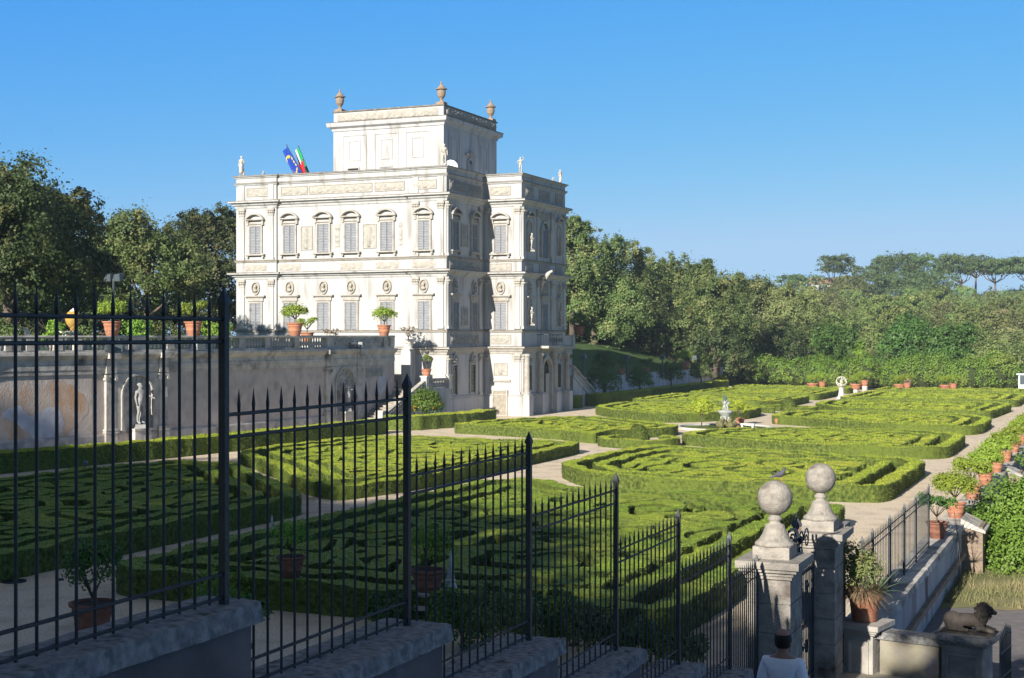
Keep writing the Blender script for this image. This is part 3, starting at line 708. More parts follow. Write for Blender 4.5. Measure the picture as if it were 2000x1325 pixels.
for z0,z1 in ((17.45,18.72),(5.6,6.7)):
    for px in (473,530,812,861): pil(TS(VY0),ony(px,VY0)[0],.5,z0,z1,villa,.08,False)
# side between the corner and the projecting wing (faces +x)
T=TE(VX1)
for px in (888,925):
    a=onx(px,VX1)[1]; window_upper(T,a,1.0,ZU0,ZU1,villa); window_lower(T,a,1.0,ZL0,ZL1,villa); oval(T,a,10.32,villa)
a0,a1=onx(896,VX1)[1],onx(917,VX1)[1]; am=(onx(888,VX1)[1]+onx(925,VX1)[1])/2
relief('wall_relief',T,am-.55,am+.55,13.5,15.2,451,villa,.14,True,'figures'); relief('wall_relief',T,am-.5,am+.5,7.3,8.6,452,villa,.14,True,'figures')
relief('attic_relief',T,onx(878,VX1)[1],onx(938,VX1)[1],17.8,18.5,453,villa,.12); relief('frieze_relief',T,onx(878,VX1)[1],onx(935,VX1)[1],11.75,12.3,454,villa,.09)
relief('frieze_relief',T,onx(880,VX1)[1],onx(934,VX1)[1],5.85,6.55,455,villa,.12)
for z0,z1 in ((1.7,5.0),(7.0,11.05),(12.6,16.85)):
    for a in (97.55,103.3): pil(T,a,.5,z0,z1,villa)
# wing face towards the camera (faces -y)
T=TS(VY1)
a=ony(978,VY1)[0]
window_upper(T,a,1.05,ZU0,ZU1,villa); window_lower(T,a,1.05,ZL0,ZL1,villa); oval(T,a,10.32,villa)
relief('attic_relief',T,a-.85,a+.85,17.85,18.45,461,villa,.1); relief('frieze_relief',T,a-.9,a+.9,11.75,12.25,462,villa,.08); relief('frieze_relief',T,a-.85,a+.85,5.85,6.5,463,villa,.1)
relief('wall_relief',T,a-.55,a+.55,3.3,4.2,464,villa,.12,True,'figures')
mb=MB(T); mb.box(a-.9,a+.9,0,.14,2.75,2.9); mb.build('door_hood',M['trim'],villa)
mb=MB(T); mb.box(a-.55,a+.55,0,.13,.05,1.95); o=mb.build('door',M['lattice'],villa); frame_rect(T,a,1.1,.05,1.95,.12,.2,o)
mb=MB(T)
for k in range(3): mb.tube([(a-.35,.15,.4+.5*k),(a,.15,.65+.5*k),(a+.35,.15,.4+.5*k),(a,.15,.15+.5*k),(a-.35,.15,.4+.5*k)],.03,4)
mb.build('lattice',M['trim'],o)
for z0,z1 in ((1.7,5.0),(7.0,11.05),(12.6,16.85)): pil(T,VX2-.35,.45,z0,z1,villa); pil(T,VX1+.3,.3,z0,z1,villa)
# wing front (faces +x): portal, balcony, niches
T=TE(VX2); ym=(VY1+VY2)/2
for z0,z1 in ((7.0,11.05),(12.6,16.85),(1.7,5.0)):
    for a in (VY1+.35,VY2-.35): pil(T,a,.5,z0,z1,villa,.12)
    for a in (ym-1.55,ym+1.55): pil(T,a,.4,z0,z1,villa,.14)
def arch_panel(name,T,a,w,z0,zs,parent,out=.03,m='dark'):
    p=[(a-w/2,z0)]+archpts(a,w,zs)+[(a+w/2,z0)]
    mb=MB(T); mb.add([(q[0],out,q[1]) for q in p],[tuple(range(len(p)))]); return mb.build(name,M[m],parent)
def arch_frame(T,a,w,z0,zs,t,out,parent,name='arch_frame',m='trim'):
    pi=[(a-w/2,z0)]+archpts(a,w,zs)+[(a+w/2,z0)]; po=[(a-w/2-t,z0)]+archpts(a,w+2*t,zs)+[(a+w/2+t,z0)]
    mb=MB(T)
    for k in range(len(pi)-1):
        P=[pi[k],pi[k+1],po[k+1],po[k]]
        mb.add([(q[0],.0,q[1]) for q in P]+[(q[0],out,q[1]) for q in P],[(4,5,6,7),(0,1,5,4),(2,3,7,6)])
    return mb.build(name,M[m],parent)
o=arch_panel('window',T,ym,1.25,12.95,15.2,villa)
for s in (-1,1):
    mb=MB(T); c=ym+s*.3; mb.box(c-.27,c-.22,.04,.1,13,15.3);mb.box(c+.22,c+.27,.04,.1,13,15.3)
    for k in range(18): z=13.02+.13*k; mb.add([(c-.22,.045,z+.12),(c+.22,.045,z+.12),(c+.22,.09,z),(c-.22,.09,z)],[(0,1,2,3)])
    mb.build('shutter',M['shutter'],o)
arch_frame(T,ym,1.25,12.95,15.2,.2,.16,o)
mb=MB(T); mb.box(ym-1.1,ym-.85,0,.25,13,15.1);mb.box(ym+.85,ym+1.1,0,.25,13,15.1);mb.box(ym-1.2,ym-.75,0,.35,15.1,15.3);mb.box(ym+.75,ym+1.2,0,.35,15.1,15.3); mb.build('window_column',M['trim'],o)
relief('wall_relief',T,ym-.9,ym+.9,16.0,16.75,470,villa,.14,False)
window_lower(T,ym,1.05,ZL0-.2,ZL1,villa)
relief('wall_relief',T,ym-.75,ym+.75,9.85,10.95,471,villa,.16)
for a in (VY1+1.55,VY2-1.55):
    n=arch_panel('niche',T,a,.8,13.3,15.3,villa,.02,'trim'); arch_frame(T,a,.8,13.3,15.3,.1,.12,n)
    mb=MB(T); pw=.75; mb.box(a-pw,a+pw,0,.3,16.1,16.2)
    for k in range(10):
        t0=PI*(.2+.6*k/10);t1=PI*(.2+.6*(k+1)/10); r=.92
        P=[(a+r*math.cos(t0),15.66+r*math.sin(t0)),(a+r*math.cos(t1),15.66+r*math.sin(t1)),(a+(r-.14)*math.cos(t1),15.66+(r-.14)*math.sin(t1)),(a+(r-.14)*math.cos(t0),15.66+(r-.14)*math.sin(t0))]
        mb.add([(q[0],.0,q[1]) for q in P]+[(q[0],.3,q[1]) for q in P],[(4,5,6,7),(0,1,5,4),(2,3,7,6)])
    mb.build('pediment',M['trim'],n)
    n=arch_panel('niche',T,a,.75,7.3,8.9,villa,.02,'trim'); frame_rect(T,a,.75,7.3,9.3,.1,.1,n)
    mb=MB(T); mb.box(a-.75,a+.75,0,.28,9.55,9.66); mb.build('lintel',M['trim'],n)
    oval(T,a,10.32,villa)
    mb=MB(T); mb.box(a-.42,a+.42,0,.03,2.05,4.05); o=mb.build('window',M['dark'],villa); frame_rect(T,a,.84,2.05,4.05,.1,.1,o)
    arch_frame(T,a,.6,4.35,4.45,.12,.2,o,'shell_hood')
for a0,a1 in ((VY1+.8,VY1+2.3),(ym-1.1,ym+1.1),(VY2-2.3,VY2-.8)):
    relief('attic_relief',T,a0,a1,17.8,18.5,int(480+a0),villa,.12)
    relief('frieze_relief',T,a0,a1,11.75,12.3,int(490+a0),villa,.09)
# portal: deep arch
o=arch_panel('portal',T,ym,1.9,.05,3.55,villa,.02,'dark'); arch_frame(T,ym,1.9,.05,3.55,.3,.35,o)
mb=MB(T); mb.box(ym+.25,ym+.95,.03,.08,.05,3.3); mb.build('inner_wall',M['stucco'],o)
for a in (ym-1.6,ym+1.6,VY1+.35,VY2-.35):
    mb=MB(T); mb.lathe([(.30,0),(.30,.2),(.24,.25),(.21,3.0),(.28,3.1),(.3,3.3)],(a,.32,1.7),12); mb.build('half_column',M['trim'],o)
    mb=MB(T); mb.box(a-.4,a+.4,0,.7,-.05,1.7); mb.build('column_plinth',M['stucco'],o)
# balcony
mb=MB(T); mb.box(ym-1.7,ym+1.7,.0,1.1,5.42,5.62); o=mb.build('balcony',M['trim'],villa)
mb=MB(T)
for k in range(17): mb.tube([(ym-1.6+.2*k,1.0,5.62),(ym-1.6+.2*k,1.0,6.55)],.018,4)
for k in range(5):
    for s in (-1,1): mb.tube([(ym+s*1.6,.1+.2*k,5.62),(ym+s*1.6,.1+.2*k,6.55)],.018,4)
mb.tube([(ym-1.6,0,6.56),(ym-1.6,1.0,6.56),(ym+1.6,1.0,6.56),(ym+1.6,0,6.56)],.03,5)
for k in range(8):
    c=ym-1.4+.4*k; mb.tube([(c+.14*math.cos(t*PI/4),1.02,6.1+.18*math.sin(t*PI/4)) for t in range(9)],.02,4)
mb.build('railing',M['iron'],o)
# ground windows of the recessed side
T=TE(VX1)
for px in (886,922):
    a=onx(px,VX1)[1]; mb=MB(T); mb.box(a-.45,a+.45,0,.02,1.95,4.15); o=mb.build('window',M['dark'],villa); frame_rect(T,a,.9,1.95,4.15,.13,.12,o)
    mb=MB(T)
    for k in range(5): mb.tube([(a-.36+.18*k,.06,1.97),(a-.36+.18*k,.06,4.13)],.012,4)
    for k in range(7): mb.tube([(a-.43,.065,2.2+.3*k),(a+.43,.065,2.2+.3*k)],.012,4)
    mb.build('grille',M['lampmetal'],o)
    arch_frame(T,a,.62,4.5,4.62,.14,.2,o,'shell_hood'); mb=MB(T); mb.box(a-.6,a+.6,0,.22,4.38,4.48); mb.ball((a,.08,4.62),.22,10,6); mb.build('shell',M['relief'],o,True)
# roof tower
TX0,TX1,TY0,TY1=-61.2,-50.8,103.8,114.5
tower=MB(); TF=[(TX0,TY0),(TX1,TY0),(TX1,TY1),(TX0,TY1)]; tower.prism(TF,18.9,24.0); tw=tower.build('roof_tower',M['stucco'],villa)
mb=MB(); ringband(mb,TF,[(-.1,23.75),(.08,23.75),(.12,23.95),(.4,24.1),(.45,24.3),(.45,24.42),(-.1,24.44)]); mb.build('tower_cornice',M['stucco'],tw)
mb=MB(); ringband(mb,TF,[(-.1,24.441),(.47,24.43),(.47,24.48),(-.1,24.49)]); mb.build('ledge_top',M['trimdark'],tw)
mb=MB(); mb.prism(offs(TF,-.02),24.4,25.35); mb.build('tower_parapet',M['stucco'],tw)
mb=MB(); mb.prism(offs(TF,.08),25.35,25.45); mb.build('tower_coping',M['trimdark'],tw)
relief('tower_frieze',TS(TY0-.02),TX0+.4,TX1-.5,24.6,25.2,501,tw,.08,False); relief('tower_frieze',TE(TX1+.02),TY0+.4,TY1-.4,24.6,25.2,502,tw,.12,False)
def blankpanel(T,a,w,z0,z1,par):
    mb=MB(T); t=.10
    for (p,q,r,s) in ((a-w/2,a+w/2,z0,z0+t),(a-w/2,a+w/2,z1-t,z1),(a-w/2,a-w/2+t,z0+t,z1-t),(a+w/2-t,a+w/2,z0+t,z1-t)): mb.box(p,q,0,.06,r,s)
    mb.build('panel_moulding',M['stucco'],par)
for px in (693,755,816):
    a=ony(px,TY0)[0]; blankpanel(TS(TY0),a,1.15,21.2,22.9,tw); blankpanel(TS(TY0),a,2.3,20.3,23.4,tw)
for px in (691,754): 
    a=ony(px,TY0)[0]; mb=MB(TS(TY0)); mb.box(a-.5,a+.5,0,.02,19.2,20.55); o=mb.build('tower_window',M['dark'],tw); frame_rect(TS(TY0),a,1.0,19.2,20.55,.1,.1,o)
    if px==754: shutters(TS(TY0),a,1.0,19.2,20.55,o,n=10)
for px in (887,945):
    a=onx(px,TX1)[1]; blankpanel(TE(TX1),a,1.3,20.9,22.9,tw); blankpanel(TE(TX1),a,2.1,20.2,23.4,tw)
a=onx(917,TX1)[1]; o=arch_panel('tower_window',TE(TX1),a,.95,19.2,20.95,tw); arch_frame(TE(TX1),a,.95,19.2,20.95,.13,.12,o)
for s in (-1,1):
    mb=MB(TE(TX1)); c=a+s*.23
    mb.box(c-.2,c+.2,.03,.07,19.2,21.1); mb.build('shutter',M['shutter'],o)
mb=MB(TE(TX1)); mb.box(a-.95,a+.95,0,.3,21.75,21.87); mb.ball((a,.1,22.0),.25,8,6); mb.build('window_hood',M['trim'],o)
mb=MB(TE(TX1)); mb.box(TY0+.5,TY1-.5,0,.12,20.0,20.08); mb.build('tower_string',M['trim'],tw)
# statues come from the figures file
# ---------- figures (continuous skinned bodies)
def figure(h=1.75,arm_l='down',arm_r='down',stride=0.0,drape=False,lean=0.0,hands=False,headfwd=0.0,female=False):
    s=h/1.75; P=lambda x,y,z:((x*s,y*s,z*s))
    ch=[]
    ch.append([('pel',P(0,0,.96),.135*s),('wai',P(0,-.01,1.10),.118*s),('che',P(0,-.015,1.27),.145*s),('upc',P(0,0,1.40),.115*s),('nek',P(0,.005,1.50),.055*s),('hd0',P(0,-.01-headfwd,1.57),.075*s),('hd1',P(0,-.015-headfwd,1.64),.092*s),('hd2',P(0,-.0-headfwd,1.70),.078*s)])
    def arm(sd,mode):
        sh=P(.175*sd,0,1.395)
        if mode=='down': el=P(.22*sd,.03,1.13); wr=P(.23*sd,-.04,.89); ha=P(.225*sd,-.06,.80)
        elif mode=='bent': el=P(.25*sd,.02,1.13); wr=P(.14*sd,-.22,1.12); ha=P(.09*sd,-.28,1.14)
        elif mode=='hip': el=P(.33*sd,.06,1.17); wr=P(.19*sd,-.05,1.02); ha=P(.15*sd,-.06,1.0)
        elif mode=='up': el=P(.30*sd,-.05,1.55); wr=P(.22*sd,-.1,1.78); ha=P(.19*sd,-.1,1.87)
        elif mode=='out': el=P(.34*sd,-.08,1.22); wr=P(.46*sd,-.22,1.10); ha=P(.50*sd,-.28,1.09)
        k='s%d'%sd
        ch.append(['upc',(k,sh,.072*s),(P(0,0,0) if False else ((sh[0]*.4+el[0]*.6),(sh[1]*.4+el[1]*.6),(sh[2]*.4+el[2]*.6)),.050*s),('e%d'%sd,el,.042*s),('w%d'%sd,wr,.030*s),('h%d'%sd,ha,(.036*s,.020*s) if False else .032*s)])
        if hands:
            d=Vector(ha)-Vector(wr); d.normalize(); side=Vector((0,1,0)) 
            for q,(o,L) in enumerate(((-.03,.065),(-.01,.078),(.01,.072),(.03,.058))):
                b=Vector(ha)+side*o*s+d*.02*s; m=b+d*L*.5*s+Vector((-.006*sd,0,0)); e=m+d*L*.45*s+Vector((-.018*sd,0,0))
                ch.append(['h%d'%sd,(tuple(b),.0095*s),(tuple(m),.0085*s),(tuple(e),.007*s)])
            b=Vector(wr)+d*.03*s+Vector((0,-.03*s,0)); ch.append(['h%d'%sd,(tuple(b),.011*s),(tuple(b+d*.035*s+Vector((0,-.02*s,0))),.009*s)])
    arm(1,arm_r); arm(-1,arm_l)
    for sd in (1,-1):
        f=stride*sd; k=P(.105*sd,-.03-f*.5,.52); a=P(.105*sd,.03-f,.10); t=P(.115*sd,-.13-f,.045); hp=P(.09*sd,0,.88)
        ch.append(['pel',('hp%d'%sd,hp,.105*s),(((hp[0]+k[0])/2,(hp[1]+k[1])/2,(hp[2]+k[2])/2),.082*s),(k,.058*s),(((k[0]+a[0])/2,(k[1]+a[1])/2+.02*s,(k[2]+a[2])/2+.04*s),.056*s),(a,.040*s),(t,.036*s)])
    if drape:
        ch.append(['pel',(P(.02,-.05,.75),.17*s),(P(.0,-.03,.45),.18*s),(P(-.02,0,.12),.20*s)])
    return ch
def face_bits(mb,s=1.0,hy=-.10):
    # nose, brows, lips, ears, facing -y, head centre z 1.63
    mb.add([( -.012*s,hy*s-.0,1.60*s),(.012*s,hy*s,1.60*s),(0,(hy-.028)*s,1.605*s),(0,hy*s,1.645*s)],[(0,1,2),(1,3,2),(3,0,2)])
    for sd in (-1,1):
        mb.ball((.085*sd*s,.0,1.615*s),.022*s,8,6,1.5,.5,1)
        mb.ball((.032*sd*s,(hy+.012)*s,1.64*s),.014*s,8,6,.7)
    mb.ball((0,(hy+.012)*s,1.565*s),.02*s,8,6,.5,1.4,1)
STAT={}
def statue(kind,loc,rz,h,label,group=None,base=.18):
    key=kind
    if key not in STAT:
        kw=dict(toga=dict(drape=True,arm_r='bent'),nude=dict(arm_r='up',arm_l='hip'),contra=dict(arm_r='down',arm_l='bent'),soldier=dict(arm_r='out',arm_l='down'),putto=dict(arm_r='up',arm_l='bent'))[kind]
        STAT[key]=skin('statue_body',figure(1.75,**kw),M['statue'],1)
        mb=MB(); face_bits(mb); mb.ball((0,.03,1.69),.105,12,8,.8); STAT[key+'h']=mkmesh('statue_head',mb.v,mb.f,M['statue'],True)
        mb=MB(); mb.lathe([(.30,-base),(.30,-base+.06),(.26,-base+.07),(.26,-.01),(.29,0.0)],(0,0,0),4); 
        mb.tube([(.13,.1,0),(.12,.12,.4),(.1,.1,.62)],[.1,.08,.07],8)
        STAT[key+'b']=mkmesh('statue_base',mb.v,mb.f,M['statue'])
    t=thing('statue',loc,label,'statue',group,rz); s=h/1.93; t.scale=(s*1.15,s*1.15,s)
    link('body',STAT[key],t,(0,0,base)); link('head_detail',STAT[key+'h'],t,(0,0,base)); link('base',STAT[key+'b'],t,(0,0,base))
    return t
RG='statues on the villa roof parapet'
statue('toga',(-66.2,97.5,19.45),0,1.75,'pale stone statue on the left front corner of the villa roof',RG)
statue('contra',(-66.3,100.9,19.25),1.57,1.1,'small statue on the villa roof right of the corner statue, half hidden',RG)
statue('toga',(-64.2,104.0,18.6),1.57,1.4,'bust-like statue just left of the flags, only its head above the parapet',RG)
p=onx(868,-47.6); statue('contra',(-47.75,97.65,19.45),.5,1.78,'stone statue on the front corner of the villa roof, against the tower edge',RG)
statue('nude',(-44.3,104.6,19.45),.6,1.40,'stone statue with one arm raised on the corner of the projecting wing roof',RG)
statue('toga',(-44.3,113.4,19.45),1.2,1.35,'stone statue at the far right end of the wing roof',RG)
statue('putto',(-44.9,113.2,19.3),1.2,.85,'small statue beside and lower than the far right roof statue',RG)
for a,z,lb in ((VY1+1.55,13.35,'statue in the left upper niche of the wing, beside the arched window'),(VY2-1.55,13.35,'statue in the right upper niche of the wing'),(VY1+1.55,7.35,'statue in the left niche above the portal, lower storey'),(VY2-1.55,7.35,'statue in the right niche above the portal, lower storey')):
    statue('contra',(VX2+.27,a,z),PI/2,1.5,lb,'statues in the wing niches',.1)
# bearing figure leaning out over the wing
ch=[[('a',(0,0,0),.16),((.25,0,.35),.22),((.5,0,.65),.2),((.75,0,.85),.12),((.95,0,.9),.13)],['a',((-.05,.0,-.4),.1),((-.1,0,-.8),.06)],['a',((.3,.35,.45),.1),((.2,.6,.2),.05)],['a',((.3,-.35,.45),.1),((.2,-.6,.25),.05)]]
o=link('sculpture',skin('sculpture',ch,M['statue'],1),None,(VX2+.25,ym-1.0,10.9)); tag(o,'carved figure leaning out from the villa wing above the balcony','sculpture')
# urns on the tower
def urn_mesh():
    mb=MB(); mb.box(-.36,.36,-.36,.36,0,.22)
    mb.lathe([(.26,.22),(.14,.34),(.11,.45),(.16,.52),(.30,.72),(.36,1.0),(.33,1.18),(.30,1.22),(.47,1.27),(.47,1.34),(.30,1.40),(.22,1.56),(.10,1.68),(.06,1.75),(.09,1.80),(.04,1.95),(.01,1.98)],(0,0,0),16); return mkmesh('urn',mb.v,mb.f,M['trim'],False)
um=urn_mesh(); um.materials.clear(); um.materials.append(M['urn'])
for x,y,lb in ((TX0+.4,TY0+.4,'covered stone urn on the left corner of the villa tower'),(TX1-.4,TY0+.4,'covered stone urn on the nearest, middle corner of the villa tower'),(TX1-.4,TY1-.4,'covered stone urn on the right corner of the villa tower')):
    tag(link('urn',um,None,(x,y,25.45)),lb,'urn','urns on the tower corners')
# flags
def flag(base,tip,cols,label,drop=1.5,stars=False,seed=1):
    t=thing('flag',base,label,'flag','flags on the villa roof')
    b=Vector((0,0,0)); e=Vector(tip)-Vector(base); mb=MB(); mb.tube([b,e],.03,6); mb.ball(tuple(e),.06,8,6); mb.build('pole',M['lampmetal'],t,world=False)
    n=22;m=12; d=-e.normalized(); rng=random.Random(seed); vs=[];fs=[];mi=[]
    for j in range(m+1):
        for i in range(n+1):
            u=i/n;v=j/m
            p=e+d*(.08+u*2.3)+Vector((.10*math.sin(v*6+u*2+seed)*v,.32*math.sin(v*7+seed)*v*.8,-v*drop*(.35+.35*math.sin(PI*min(u*1.1,1)))))+Vector((-.45*v*(1-u),0,0))
            vs.append(tuple(p))
    for j in range(m):
        for i in range(n):
            fs.append((j*(n+1)+i,j*(n+1)+i+1,(j+1)*(n+1)+i+1,(j+1)*(n+1)+i))
            v=(j+.5)/m; u=(i+.5)/n
            if stars:
                k=0
                for q in range(12):
                    if math.hypot((u-.5-.3*math.cos(q*PI/6)),(v-.5-.32*math.sin(q*PI/6)))<.055: k=1
                mi.append(k)
            else: mi.append(min(int(v*len(cols)),len(cols)-1))
    link('flag_cloth',mkmesh('flag_cloth',vs,fs,cols,True,mi),t)
fb=onz(604,336,117)
flag((fb[0],fb[1],19.0),onz(560,284,116),[M['blueflag'],M['yellow']],'blue flag with a ring of yellow stars flying from the villa roof',1.9,True,1)
flag((fb[0]+.25,fb[1]+.4,19.0),onz(583,286,117),[M['greenflag'],M['whiteflag'],M['redflag']],'green, white and red flag behind the blue flag on the villa roof',1.6,False,2)
flag((fb[0]-.1,fb[1]+.2,18.6),onz(592,312,116.5),[M['redflag']],'red cloth of a flag hanging low beneath the blue flag on the villa roof',1.1,False,3)
# satellite dish seen on the roof edge
mb=MB(); d=onz(905,330,110)
N=12; vs=[(0,0,0)];fs=[]
for r in (1,2,3):
    for k in range(N): a=2*PI*k/N; vs.append((.27*r/1.5*math.cos(a),-.05*r*r/3,.27*r/1.5*math.sin(a)))
fs=[(0,1+k,1+(k+1)%N) for k in range(N)]
for r in (0,1):
    for k in range(N): fs.append((1+r*N+k,1+r*N+(k+1)%N,1+(r+1)*N+(k+1)%N,1+(r+1)*N+k))
d=(-48.7,100.9); t=thing('satellite_dish',(d[0],d[1],19.0),'white satellite dish peeping over the villa roof edge below the tower window','satellite dish')
link('dish',mkmesh('dish',vs,fs,M['shirt'],True),t,(0,0,.75)).scale=(1.25,1.25,1.25); mb.tube([(0,0,0),(0,0.05,.7)],.03); mb.build('mast',M['lampgrey'],t,world=False)
# ---------- the man in the white shirt, seen from behind
mx,my=-3.42,15.55; mz=1.46
man=thing('person',(mx,my,mz),'man in a plain white T-shirt with thinning dark hair, seen from behind on the steps','person',None,PI)
ch=figure(1.75,'down','down',stride=.16,hands=True)
link('body',skin('body',ch,M['skin'],2),man)
# shirt and trousers follow the same skeleton, slightly fuller
s_=[[('p',(0,0,.90),.15),('w',(0,-.01,1.06),.150),('c',(0,-.015,1.26),.172),('u',(0,0,1.395),.135),((0,.004,1.455),.082)],
    ['u',((.172,0,1.40),.092),((.215,.02,1.22),.082),((.225,.03,1.13),.078)],['u',((-.172,0,1.40),.092),((-.215,.02,1.22),.082),((-.225,.03,1.13),.078)]]
link('t_shirt',skin('t_shirt',s_,M['shirt'],2),man)
tr=[[('p',(0,0,.94),.150)]]+[['p',((.095*sd,0,.86),.122),((.10*sd,-.02-.16*sd*.25,.68),.10),((.105*sd,-.03-.16*sd*.5,.50),.082),((.105*sd,.03-.16*sd,.14),.07)] for sd in (1,-1)]
link('trousers',skin('trousers',tr,M['trousers'],1),man)
mb=MB(); face_bits(mb); mb.ball((0,-.012,1.655),.098,16,12,1.22,.90,1.05); link('head_detail',mkmesh('head_detail',mb.v,mb.f,M['skin'],True),man)
# hair band round the sides and back, crown bare
vs=[];fs=[];N=24;K=8
for j in range(K+1):
    for i in range(N+1):
        az=PI*(-.18)+PI*1.36*i/N; el=-.75+1.22*j/K 
        r=.107; vs.append((r*.90*math.cos(az)*math.cos(el),-.010+r*1.06*math.sin(az)*math.cos(el),1.66+r*1.22*math.sin(el)))
for j in range(K):
    for i in range(N): a=j*(N+1)+i; fs.append((a,a+1,a+N+2,a+N+1))
link('hair',mkmesh('hair',vs,fs,M['hair'],True),man)
# ---------- pigeons
def pigeon(loc,rz,label):
    ch=[[('b',(0,0,.10),.052),((.0,-.04,.15),.052),((0,-.055,.20),.030),((0,-.06,.235),.028),((0,-.08,.238),.016)],['b',((0,.06,.05),.036),((0,.12,.005),.018),((0,.16,-.02),.012)]]
    t=thing('pigeon',loc,label,'bird','pigeons on the gate pillars',rz)
    link('body',blobs('body',[((0,0,.115),(.045,.075,.050)),((0,-.05,.145),(.036,.04,.042)),((0,-.06,.15),(0,-.07,.205),.03,.022),((0,-.078,.215),(.022,.026,.023)),((0,.05,.10),(0,.17,.055),.034,.012)],M['bird'],.008,2),t)
    mb=MB(); mb.add([(0,-.09,.245),(.006,-.09,.235),(-.006,-.09,.235),(0,-.13,.232)],[(0,1,3),(0,3,2),(1,2,3)]); mb.build('beak',M['lampmetal'],t,world=False)
    for s in (-1,1):
        mb=MB(); mb.tube([(.018*s,-.02,.07),(.02*s,-.025,.0),(.02*s,-.05,.0)],.005,4); mb.build('leg',M['terra'],t,world=False)
# ---------- frame helper along a polyline in plan: (s along, n out to the garden side, z)
class Line:
    def __init__(s,pts):
        s.p=[Vector(q) for q in pts]; s.L=[0]
        for a,b in zip(s.p,s.p[1:]): s.L.append(s.L[-1]+(b-a).length)
    def at(s,t):
        for i in range(len(s.p)-1):
            if t<=s.L[i+1] or i==len(s.p)-2: break
        d=(s.p[i+1]-s.p[i]).normalized(); q=s.p[i]+d*(t-s.L[i]); return q,d
    def __call__(s,t,n,z):
        q,d=s.at(t); nn=Vector((d.y,-d.x)); return (q.x+nn.x*n,q.y+nn.y*n,z)
    def near(s,y):
        for i in range(len(s.p)-1):
            if s.p[i].y<=y<=s.p[i+1].y: return s.L[i]+(y-s.p[i].y)/(s.p[i+1].y-s.p[i].y)*(s.L[i+1]-s.L[i])
        return 0
W=Line(WL); LT=W.L[-1]
wall=thing('retaining_wall',(WL[0][0],WL[0][1],0),'tall terrace retaining wall with arched niches, stained plaster and a balustrade along its top','wall')
def strip(prof,m,name,parent,t0=0,t1=LT,seg=2.0):
    n=max(2,int((t1-t0)/seg)); ts=sorted(set([t0+(t1-t0)*i/n for i in range(n+1)]+[l for l in W.L if t0<l<t1])); K=len(prof)
    mb=MB(); vs=[W(t,n_,z) for t in ts for n_,z in prof]
    fs=[(i*K+k,i*K+(k+1)%K,(i+1)*K+(k+1)%K,(i+1)*K+k) for i in range(len(ts)-1) for k in range(K)]
    fs+=[tuple(range(K)),tuple(range(len(ts)*K-1,(len(ts)-1)*K-1,-1))]
    mb.add(vs,fs); return mb.build(name,m,parent)
strip([(-.5,-.1),(0,-.1),(0,4.35),(-.5,4.35)],M['plaster'],'wall_face',wall)
strip([(-.5,4.35),(.10,4.35),(.12,4.55),(.16,4.6),(.18,4.85),(.14,4.9),(.16,5.15),(.30,5.25),(.42,5.4),(.42,5.54),(-.5,5.54)],M['wallstone'],'entablature',wall)
strip([(-.5,-.1),(.10,-.1),(.10,.9),(.06,1.0),(-.5,1.0)],M['wallstone'],'wall_base',wall)
